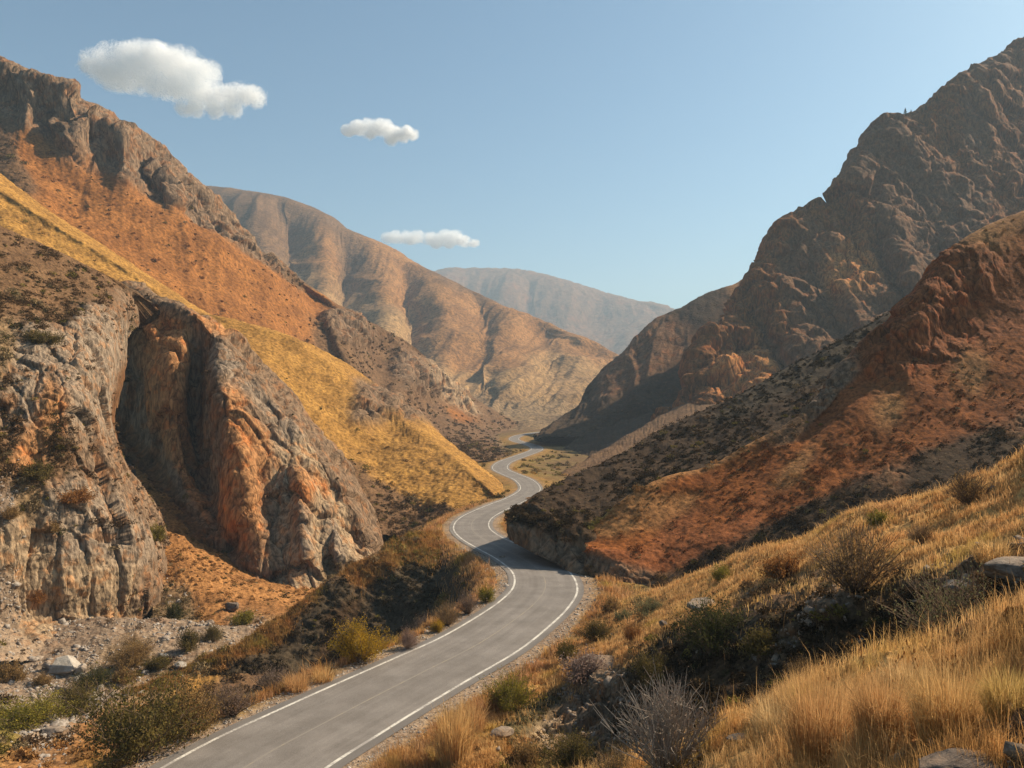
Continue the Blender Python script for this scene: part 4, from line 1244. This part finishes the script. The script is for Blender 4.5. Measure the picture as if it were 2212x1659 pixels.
def plant_proto(kind, variant):
    """(stem mesh, leaf mesh) shared by all plants of one kind."""
    if (kind, variant) in SHAPES:
        return SHAPES[kind, variant]
    g = np.random.default_rng(100 + 7 * list(LEAF).index(kind.split('_')[0]) + variant + (50 if '_' in kind else 0))
    style = kind.split('_')[1] if '_' in kind else 'full'
    kw = dict(full=dict(stems=46, height=1.0, forks=3, leaves=9000, leaf=0.023, shell=0.5),
              twiggy=dict(stems=120, height=1.05, forks=3, leaves=3000, leaf=0.020, shell=0.55, arch=0.25),
              bare=dict(stems=150, height=1.15, forks=4, leaves=700, leaf=0.014, shell=0.85, arch=0.2, spread=0.85),
              low=dict(stems=40, height=0.62, forks=3, leaves=4200, leaf=0.032, shell=0.5, spread=1.25))[style]
    (sv, sf), (lv, lf, ti) = bush_shape(g, **kw)
    a = mesh_np("branches", sv, sf, PALE if style == 'bare' else TWIG)
    b = mesh_np("foliage", lv, lf, LEAF[kind.split('_')[0]], attrs={"tint": ti})
    ma, mb = a.data, b.data
    bpy.data.objects.remove(a)
    bpy.data.objects.remove(b)
    SHAPES[kind, variant] = (ma, mb)
    return ma, mb


def plant(land, x, y, w, h, kind, label, group, name="bush", cat="bush", variant=0):
    """A shrub whose foot is sighted at (x, y), w by h wide and high on the sketch."""
    p = spot(land, x, y)
    k = p[1] / F
    o = thing(name, label, cat, p - np.array([0, 0, 0.05]), group)
    style = kind.split('_')[1] if '_' in kind else 'full'
    hh = dict(full=0.98, twiggy=1.0, bare=1.1, low=0.62)[style]
    o.scale = (w * k / 2.05, w * k / 2.05, h * k / hh)
    o.rotation_euler = (0, 0, (x * 0.37 + y * 0.11) % 6.28)
    for nm, me in zip(("branches", "foliage"), plant_proto(kind, variant)):
        c = bpy.data.objects.new(nm, me)
        COL.objects.link(c)
        c.parent = o
    return o


V = 'valley'
HILLB, VERGEB, RAVB, CLIFFB = "shrubs on the near golden hillside", "bushes along the road verges", "bushes on the ravine floor", "shrubs growing on the left rock outcrop"
for a in [
    (NEAR_HILL, 1850, 1285, 215, 150, 'tan_twiggy', "large twiggy brown shrub fanning out on the brow of the golden hillside", HILLB, 'shrub', 0),
    (NEAR_HILL, 2055, 1395, 265, 150, 'sage_twiggy', "wide grey green shrub overhanging the dark hollow at right", HILLB, 'shrub', 0),
    (NEAR_HILL, 1540, 1410, 200, 110, 'dark', "rounded dark green bush at the left end of the shaded hollow", HILLB, 'bush', 0),
    (NEAR_HILL, 2092, 1090, 115, 72, 'tan_twiggy', "straw coloured twiggy shrub standing alone on the hillside crest at far right", HILLB, 'shrub', 1),
    (NEAR_HILL, 1990, 1175, 70, 45, 'tan_twiggy', "small dry twiggy shrub in the bright grass above the big brown shrub", HILLB, 'shrub', 1),
    (NEAR_HILL, 1560, 1255, 75, 32, 'lime_low', "low yellow green bush on the edge of the crest above the road", HILLB, 'bush', 0),
    (NEAR_HILL, 1900, 1135, 70, 34, 'lime_low', "low yellowish bush where bright grass meets dark scrub", HILLB, 'bush', 1),
    (NEAR_HILL, 1735, 1475, 95, 60, 'tan_twiggy', "thin yellow brown shrub in the bottom of the dark hollow", HILLB, 'shrub', 0),
    (NEAR_HILL, 1410, 1480, 110, 70, 'olive', "olive bush above the rocky ledge near the road", HILLB, 'bush', 0),
    (NEAR_HILL, 1690, 1250, 120, 60, 'rust_low', "rusty low shrub beside the large twiggy brown shrub", HILLB, 'shrub', 0),
    (NEAR_HILL, 1640, 1420, 130, 60, 'olive_low', "dark olive low bush right of the rounded dark green bush", HILLB, 'bush', 1),
    (NEAR_HILL, 1345, 1345, 60, 30, 'sage_low', "pale sage bush on the road side toe of the golden hillside", HILLB, 'bush', 0),
    (NEAR_HILL, 1400, 1335, 105, 44, 'sage', "grey green bush clump below the crest above the road bend", HILLB, 'bush', 1),
    (NEAR_HILL, 1320, 1325, 70, 38, 'tan_low', "brownish bush at the shaded edge of the gravel by the bend", HILLB, 'bush', 0),
    (NEAR_HILL, 1290, 1385, 95, 50, 'olive', "yellow tinged olive bush between the gravel and the orange grass", HILLB, 'bush', 1),
    (NEAR_HILL, 1230, 1425, 80, 42, 'olive_low', "low olive bush next to the gravel shoulder on the right", HILLB, 'bush', 0),
    (NEAR_HILL, 1365, 1385, 55, 40, 'rust', "small rust brown bush in the orange grass beside a dark stone", HILLB, 'bush', 0),
    (NEAR_HILL, 1260, 1465, 150, 55, 'mauve_low', "pinkish dry shrub on top of the rocky ledge", HILLB, 'shrub', 0),
    (NEAR_HILL, 1105, 1535, 120, 85, 'lime', "bright yellow green bush below the rocky ledge by the road", VERGEB, 'bush', 0),
    (NEAR_HILL, 1065, 1490, 70, 40, 'olive_low', "dull olive bush behind the bright yellow green one", VERGEB, 'bush', 1),
    (NEAR_HILL, 1050, 1515, 75, 40, 'rust_low', "orange brown tuft like bush at the gravel edge", VERGEB, 'bush', 1),
    (NEAR_HILL, 1230, 1655, 170, 70, 'olive', "olive yellow bush at the bottom edge below the rocky ledge", HILLB, 'bush', 1),
    (NEAR_HILL, 1130, 1655, 110, 55, 'tan_low', "tan low bush at the bottom edge beside the golden clump", HILLB, 'bush', 1),
    (NEAR_GRASS, 1445, 1672, 265, 190, 'mauve_bare', "bare grey twiggy bush at the bottom of the slope", HILLB, 'shrub', 0),
    (NEAR_GRASS, 1330, 1690, 110, 80, 'olive_twiggy', "thin olive shrub just left of the bare grey bush", HILLB, 'shrub', 0),
    (V, 782, 1425, 140, 82, 'gold', "bright yellow leafed bush beside the left edge of the road", VERGEB, 'bush', 0),
    (V, 880, 1400, 52, 42, 'mauve', "small pinkish bush just right of the bright yellow bush", VERGEB, 'bush', 0),
    (V, 918, 1372, 62, 44, 'mauve_twiggy', "greyish purple dry bush, nearest of three along the curve", VERGEB, 'bush', 0),
    (V, 966, 1350, 70, 50, 'tan_twiggy', "brownish dry bush, middle of three along the curve", VERGEB, 'bush', 0),
    (V, 1012, 1325, 58, 46, 'mauve_twiggy', "dark purple dry bush, farthest of three along the curve", VERGEB, 'bush', 1),
    (V, 945, 1366, 40, 26, 'gold_low', "small orange yellow bush between two dry bushes on the curve", VERGEB, 'bush', 0),
    (V, 1050, 1300, 55, 32, 'lime_low', "yellowish low bush on the inside tip of the road curve", VERGEB, 'bush', 0),
    (V, 300, 1640, 290, 165, 'olive', "large dark olive bush overhanging the left verge", VERGEB, 'bush', 0),
    (V, 400, 1590, 150, 120, 'tan', "brown bushy shrub joined to the right of the large olive bush", VERGEB, 'bush', 1),
    (V, 195, 1660, 170, 90, 'dark', "dark shaded bush at the lower left of the large olive bush", VERGEB, 'bush', 1),
    (V, 500, 1545, 110, 62, 'mauve_twiggy', "mauve grey grassy shrub on the left verge", VERGEB, 'shrub', 1),
    (V, 590, 1500, 110, 55, 'mauve_twiggy', "pale mauve shrub at the top of the dark gully", VERGEB, 'shrub', 0),
    (V, 440, 1572, 50, 26, 'lime_low', "bright green tuft at the gravel edge on the left", VERGEB, 'plant', 0),
    (V, 365, 1610, 70, 24, 'sage_low', "grey green mat plant on the gravel at lower left", VERGEB, 'plant', 1),
    (V, 35, 1655, 190, 80, 'olive_twiggy', "straggly olive shrub at the lower left corner", VERGEB, 'shrub', 0),
    (RAVINE, 60, 1560, 190, 62, 'lime', "bright green bush row end at the left edge of the ravine", RAVB, 'bush', 1),
    (RAVINE, 150, 1545, 150, 66, 'olive', "olive green bush beside the bright green one in the ravine", RAVB, 'bush', 0),
    (RAVINE, 205, 1485, 95, 46, 'dark', "dark green bush near the pale boulder", RAVB, 'bush', 0),
    (RAVINE, 270, 1475, 80, 34, 'tan_low', "tan bush right of the dark green one near the boulder", RAVB, 'bush', 0),
    (RAVINE, 285, 1440, 105, 62, 'tan', "brown bush on the scree between two white stone bands", RAVB, 'bush', 1),
    (RAVINE, 335, 1448, 70, 36, 'olive_low', "dull olive bush at the lower end of the brown bush", RAVB, 'bush', 0),
    (RAVINE, 25, 1470, 90, 42, 'tan_low', "faded brown bush left of the pale boulder", RAVB, 'bush', 1),
    (RAVINE, 90, 1480, 60, 26, 'tan_low', "little straw bush just under the pale boulder", RAVB, 'bush', 0),
    (RAVINE, 460, 1385, 60, 36, 'olive', "olive bush at the foot of the orange talus", RAVB, 'bush', 1),
    (RAVINE, 405, 1405, 75, 42, 'olive_low', "brown green bush below the right end of the rock outcrop", RAVB, 'bush', 1),
    (TALUS, 525, 1350, 75, 34, 'lime_low', "yellow green bush at the right of the talus toe", RAVB, 'bush', 1),
    (TALUS, 375, 1345, 60, 40, 'dark_low', "dark bush tucked against the rock outcrop's foot", RAVB, 'bush', 0),
    (OUTCROP, 95, 745, 100, 36, 'olive_low', "olive shrub on the ledge below the scrubby top of the outcrop", CLIFFB, 'shrub', 0),
    (OUTCROP, 75, 1035, 120, 36, 'olive_low', "dark wind swept shrub on the middle ledge of the outcrop", CLIFFB, 'shrub', 1),
    (OUTCROP, 165, 1085, 110, 34, 'rust_low', "rusty shrub above the big pale rock face", CLIFFB, 'shrub', 0),
    (OUTCROP, 25, 1120, 60, 26, 'tan_low', "brown shrub at the left edge of the outcrop's lower ledge", CLIFFB, 'shrub', 0),
    (OUTCROP, 110, 1150, 60, 28, 'tan_low', "small tan shrub left of the big pale rock face", CLIFFB, 'shrub', 1),
    (OUTCROP, 335, 1170, 60, 34, 'lime_low', "green shrub on the outcrop's right shoulder beside the talus", CLIFFB, 'shrub', 0),
    (OUTCROP, 80, 1300, 50, 30, 'rust_low', "reddish shrub low on the outcrop above the scree", CLIFFB, 'shrub', 1),
]:
    land, x, y, w, h, kind, label, grp, cat, var = a
    plant(land, x, y, w, h, kind, label, grp, name=cat if cat != 'plant' else 'mat_plant', cat=cat, variant=var)


# tussocks and tall stalks of the nearest grass
def tussock(land, x, y, w, h, n, hue, label, seed):
    n = int(n * 0.55)
    g = np.random.default_rng(seed)
    p = spot(land, x, y)
    k = p[1] / F
    R, H = w * k / 2, h * k
    a = g.uniform(0, 6.283, n)
    rr = R * 0.5 * g.random(n) ** 0.6
    P = np.stack([np.cos(a) * rr, np.sin(a) * rr, -0.02 + 0 * a], 1)
    b = a + g.normal(0, 0.5, n)
    reach = R * g.uniform(0.05, 0.95, n)
    L = np.stack([np.cos(b) * reach, np.sin(b) * reach, 0 * b], 1)
    hh = H * g.uniform(0.55, 1.05, n) * (1 - 0.35 * (reach / R) ** 2)
    v, f = blades(P, hh, np.clip(0.0007 * p[1], 0.0028, 0.03), L, g)
    o = mesh_np("grass_tussock", v, f, GRASS_MAT, attrs={"hue": np.repeat((np.array(hue) * 0.6 + 0.4 * np.array(ST)) * g.uniform(0.6, 1.4, (n, 1)), 5, 0)})
    o.location = p
    tag(o, label, "grass tussock", "golden grass tussocks")


AM, OR, ST, YG = (0.58, 0.34, 0.115), (0.52, 0.26, 0.09), (0.64, 0.45, 0.22), (0.52, 0.35, 0.085)
for a in [
    (NEAR_GRASS, 2055, 1600, 250, 205, 2600, AM, "large yellow gold tussock spraying out above the dark rock at lower right", 1),
    (NEAR_GRASS, 1905, 1590, 180, 165, 2000, OR, "orange brown upright tussock left of the large gold one", 2),
    (NEAR_GRASS, 1780, 1640, 250, 215, 3000, OR, "broad rust orange tussock, largest near the bottom edge", 3),
    (NEAR_GRASS, 1680, 1600, 150, 120, 1300, ST, "pale straw tussock left of the broad orange one", 4),
    (NEAR_GRASS, 2180, 1545, 170, 130, 1600, YG, "yellowish tussock at the right edge", 5),
    (NEAR_GRASS, 1960, 1500, 150, 95, 1300, ST, "light straw tussock on the brow behind the gold one", 6),
    (NEAR_GRASS, 1745, 1520, 110, 55, 900, YG, "low yellow green tussock on the lip of the hollow", 7),
    (NEAR_HILL, 985, 1650, 130, 160, 1500, AM, "tall golden clump right of the gravel shoulder", 8),
    (NEAR_HILL, 1020, 1590, 95, 95, 900, OR, "orange clump behind the tall golden one by the shoulder", 9),
    (NEAR_HILL, 945, 1655, 70, 60, 700, YG, "short yellow clump at the gravel edge", 10),
    (NEAR_HILL, 2150, 1215, 150, 70, 1200, AM, "bright amber tussock above the flat rock at right", 11),
    (NEAR_HILL, 1480, 1330, 90, 45, 700, AM, "small amber tussock on the crest above the road", 12),
    (V, 640, 1490, 90, 50, 700, OR, "orange tussock at the head of the dark gully beside the road", 13),
    (V, 700, 1470, 80, 40, 600, AM, "amber tussock left of the bright yellow bush", 14),
]:
    tussock(*a)

STALK_MAT = bark_material("dry_stalk", (0.24, 0.14, 0.06), (0.42, 0.27, 0.11))


def stalk(x, y, h, lean, label, seed):
    g = np.random.default_rng(seed)
    p = spot(NEAR_GRASS, x, y)
    k = p[1] / F
    H = h * k
    o = thing("dry_stalk", label, "dry stalk", p, "tall dry seed stalks")
    pts = [np.array([lean * H * t * t, 0.02 * math.sin(t * 4), H * t]) for t in np.linspace(0, 1, 8)]
    paths, rad, heads = [pts], [0.0055], []
    for q in range(7):
        i = int(g.integers(3, 8)) - 1
        d = np.array([g.normal() * 0.6, g.normal() * 0.6, 0.7])
        e = pts[i] + d * H * g.uniform(0.05, 0.13)
        paths.append([pts[i], (pts[i] + e) / 2 + g.normal(size=3) * 0.004, e])
        rad.append(0.003)
        heads.append(e)
    heads.append(pts[-1])
    v, f = tubes(paths, rad, 0.5)
    mesh_np("stem", v, f, STALK_MAT, o)
    for h0 in heads:
        hd = h0 + g.normal(size=(14, 3)) * np.array([0.003, 0.003, 0.010])
        lv, lf = leaf_quads(hd, 0.012, g)
        mesh_np("seed_head", lv, lf, LEAF['rust'], o, attrs={"tint": np.repeat(g.random(len(hd)), 4)})


for a in [(2062, 1520, 135, 0.02, "straight dry stalk standing highest above the gold tussock", 1),
          (1985, 1490, 110, -0.25, "dry stalk leaning left behind the gold tussock", 2),
          (1870, 1495, 120, -0.12, "reddish dry stalk at the left end of the golden brow", 3),
          (1925, 1500, 90, 0.3, "bent stalk arching right on the golden brow", 4),
          (1790, 1500, 70, -0.2, "short forked stalk beside the round dark rock", 5),
          (1640, 1560, 60, -0.3, "little stalk by the lip of the hollow", 6)]:
    stalk(*a)

# stones that can be told apart
ROCK_PALE = stone_material("pale_boulder_stone", (0.27, 0.225, 0.175), (0.50, 0.445, 0.37), 1.2)
ROCK_DARK = stone_material("dark_rock_stone", (0.085, 0.065, 0.052), (0.20, 0.155, 0.12), 0.25)
ROCK_GREY = stone_material("grey_rock_stone", (0.15, 0.11, 0.08), (0.33, 0.26, 0.195), 0.35)


def rock(land, x, y, w, h, mat, label, seed, name="rock", cat="rock", turn=0.0, deep=0.9):
    g = np.random.default_rng(300 + seed)
    p = spot(land, x, y)
    k = p[1] / F
    v, f = stone_shape(g, 4, 1.0)
    v = v * np.array([w * k / 2, w * k / 2 * deep, h * k / 2])
    c, s = math.cos(turn), math.sin(turn)
    v = v @ np.array([[c, 0, -s], [0, 1, 0], [s, 0, c]]).T
    o = mesh_np(name, v, f, mat, smooth=False)
    o.location = p + np.array([0, 0, h * k * 0.28])
    tag(o, label, cat, "rocks lying on the slopes and verges")


for a in [
    (RAVINE, 138, 1452, 84, 44, ROCK_PALE, "large pale boulder sitting on the scree at lower left", 1, "boulder", "boulder", 0.15),
    (RAVINE, 172, 1452, 36, 22, ROCK_PALE, "smaller pale slab leaning on the large boulder", 2, "rock", "rock", 0.3),
    (RAVINE, 92, 1528, 30, 18, ROCK_PALE, "light rock above the green bushes in the ravine", 3),
    (RAVINE, 130, 1412, 20, 12, ROCK_DARK, "dark stone on the scree above the large pale boulder", 4),
    (RAVINE, 20, 1400, 50, 16, ROCK_DARK, "long dark stone at the left edge of the scree", 5),
    (RAVINE, 390, 1440, 30, 14, ROCK_PALE, "white rock in the pale stones beside the dark spur", 6),
    (RAVINE, 352, 1420, 24, 14, ROCK_PALE, "white rock at the top of the pale stone band", 7),
    (RAVINE, 200, 1510, 34, 12, ROCK_PALE, "flat whitish stone below the dark green bush", 8),
    (RAVINE, 118, 1585, 60, 18, ROCK_GREY, "low grey slab under the olive green bush", 9),
    (TALUS, 500, 1320, 36, 26, ROCK_DARK, "dark rock on the lower right of the orange talus", 10),
    (TALUS, 452, 1352, 26, 20, ROCK_GREY, "grey block beside the olive bush at the talus foot", 11),
    (V, 325, 1640, 22, 12, ROCK_DARK, "small dark stone on the left gravel shoulder", 12),
    (NEAR_HILL, 952, 1612, 50, 24, ROCK_DARK, "dark rock at the edge of the right gravel shoulder", 13, "rock", "rock", -0.4),
    (NEAR_HILL, 1432, 1355, 20, 20, ROCK_DARK, "dark upright stone in the orange grass", 14),
    (NEAR_HILL, 1085, 1590, 60, 22, ROCK_GREY, "pale grey rock under the bright yellow green bush", 15),
    (NEAR_HILL, 1525, 1318, 90, 34, ROCK_GREY, "grey ledge rock above the rounded dark green bush", 16),
    (NEAR_HILL, 1300, 1440, 130, 34, ROCK_GREY, "light topped slab crowning the rocky ledge", 17),
    (NEAR_HILL, 2200, 1250, 190, 58, ROCK_GREY, "flat topped brown rock shelf at the right edge", 19),
    (NEAR_HILL, 2075, 1272, 80, 24, ROCK_GREY, "low slab left of the flat topped rock shelf", 20),
    (NEAR_HILL, 1790, 1500, 62, 62, ROCK_DARK, "round dark rock half hidden in the hollow", 21),
    (NEAR_GRASS, 1600, 1598, 70, 20, ROCK_GREY, "pale flat stone among the weeds beside the bare bush", 22),
    (NEAR_GRASS, 1905, 1512, 34, 12, ROCK_PALE, "whitish stone on the golden brow", 23),
    (NEAR_GRASS, 2115, 1675, 330, 50, ROCK_DARK, "broad dark rock under the large gold tussock at the bottom right", 24),
    (NEAR_GRASS, 1945, 1645, 45, 22, ROCK_PALE, "white stone near the bottom edge beside the orange tussock", 25),
    (V, 1085, 1205, 16, 8, ROCK_GREY, "small stone at the inner edge of the shaded bend", 26),
]:
    rock(*a)

# little conifers on the skyline of the big right face
NEEDLES = leaf_material("conifer_needles", (0.022, 0.026, 0.014), (0.055, 0.055, 0.028), 0.15)


def conifer(x, y, hp, label, seed):
    g = np.random.default_rng(500 + seed)
    p = spot(BIG, x, y)
    H = hp * p[1] / F
    o = thing("conifer", label, "tree", p - np.array([0, 0, 0.3]), "small conifers on the right skyline")
    v, f = tubes([[(0, 0, -0.5), (0.03, 0.02, H * 0.5), (0, 0, H)]], H * 0.03, 0.2)
    mesh_np("trunk", v, f, TWIG, o)
    n = 900
    t = g.random(n) ** 0.8
    tier = 0.75 + 0.25 * np.sin(t * 28)
    r = H * 0.40 * (1.02 - t) * tier * g.random(n) ** 0.5
    a = g.uniform(0, 6.283, n)
    P = np.stack([np.cos(a) * r, np.sin(a) * r, H * (0.12 + 0.9 * t) - r * 0.25], 1)
    lv, lf = leaf_quads(P, H * 0.035, g)
    mesh_np("crown", lv, lf, NEEDLES, o, attrs={"tint": np.repeat(g.random(n), 4)})


for a in [(1953, 250, 17, "tallest dark conifer on the first rock shoulder of the skyline", 1),
          (1968, 247, 10, "short conifer just right of the tallest one", 2),
          (2001, 238, 13, "conifer standing in the skyline dip", 3),
          (1992, 241, 8, "tiny conifer left of the one in the skyline dip", 4),
          (2024, 218, 12, "conifer on the steep rise of the skyline", 5)]:
    conifer(*a)


# clouds: small white flakes filling a billowing body, above the valley air
def cloud(label, D, puffs, n, seed, flake=0.74):
    g = np.random.default_rng(700 + seed)
    k = D / F
    q = np.array(puffs, float)
    vol = q[:, 2] ** 2.2 * q[:, 3] if q.shape[1] > 3 else q[:, 2] ** 2.2
    pick = g.choice(len(q), n * 3, p=vol / vol.sum())
    d = rand_dirs(n * 3, g)
    rad = g.random(n * 3) ** 0.42
    R = q[pick, 2] * k
    c = np.array([at(x, y, D) for x, y in q[:, :2]])
    P = c[pick] + d * (rad * R)[:, None] * np.array([1, 1.1, 0.8])
    nz = fbm(P / (46 * k), 4, 0.6, 90 + seed) * 0.75 + fbm(P / (13 * k), 3, 0.6, 95 + seed) * 0.40
    keep = (1.02 - rad + nz) > 0.02 + 0.30 * g.random(n * 3)
    P = P[keep][:n]
    ctr = np.array([P[:, 0].mean(), D, P[:, 2].min()])
    n0 = P - c[pick[keep][:n]]
    n0 = 0.15 * n0 / (np.linalg.norm(n0, axis=1, keepdims=True) + 1e-6) + rand_dirs(len(P), g)
    n0 /= np.linalg.norm(n0, axis=1, keepdims=True)
    a = np.cross(n0, rand_dirs(len(P), g))
    a /= np.linalg.norm(a, axis=1, keepdims=True) + 1e-6
    b = np.cross(n0, a)
    s = (flake * k * g.uniform(0.6, 1.2, len(P)) * 0.7)[:, None]
    Q = P - ctr
    v = np.stack([Q - a * s, Q + b * s, Q + a * s, Q - b * s], 1).reshape(-1, 3)
    o = mesh_np("cloud", v, np.arange(4 * len(P)).reshape(-1, 4), CLOUD_MAT)
    o.location = ctr
    tag(o, label, "cloud", "small white clouds")


N = Nodes("cloud_vapour")
_d, _t, _m = N.new("BsdfDiffuse"), N.new("BsdfTranslucent"), N.new("MixShader")
_d.inputs[0].default_value = (0.99, 0.99, 0.99, 1)
_t.inputs[0].default_value = (0.99, 0.99, 0.99, 1)
_m.inputs[0].default_value = 0.5
N.link(_d.outputs[0], _m.inputs[1])
N.link(_t.outputs[0], _m.inputs[2])
N.link(_m.outputs[0], N.out.inputs[0])
N.t.nodes.remove(N.bsdf)
CLOUD_MAT = N.m

cloud("largest white cloud high above the left mountain", 3000,
      [(215, 145, 48), (255, 130, 50), (290, 130, 48), (250, 165, 46), (320, 125, 50), (360, 140, 55), (400, 140, 50), (440, 155, 42), (300, 165, 52),
       (350, 180, 50), (400, 190, 48), (440, 205, 42), (480, 210, 36), (520, 205, 38), (550, 210, 32), (420, 235, 26), (465, 240, 24), (500, 235, 28), (395, 235, 24), (340, 115, 34), (275, 110, 30), (190, 140, 28)], 430000, 1)
cloud("small white cloud in the middle of the sky", 3500,
      [(752, 282, 17), (775, 276, 22), (800, 274, 26), (825, 276, 28), (850, 290, 24), (868, 292, 22), (890, 290, 18), (845, 302, 18), (800, 290, 20), (878, 282, 16)], 100000, 2, 0.66)
cloud("flat faint cloud low over the middle ridge", 4200,
      [(838, 514, 17), (858, 512, 20), (880, 513, 22), (902, 514, 24), (930, 516, 25), (960, 514, 25), (985, 514, 22), (1003, 520, 20), (1024, 525, 14), (940, 528, 16), (970, 528, 14), (890, 520, 14)], 72000, 3, 0.66)
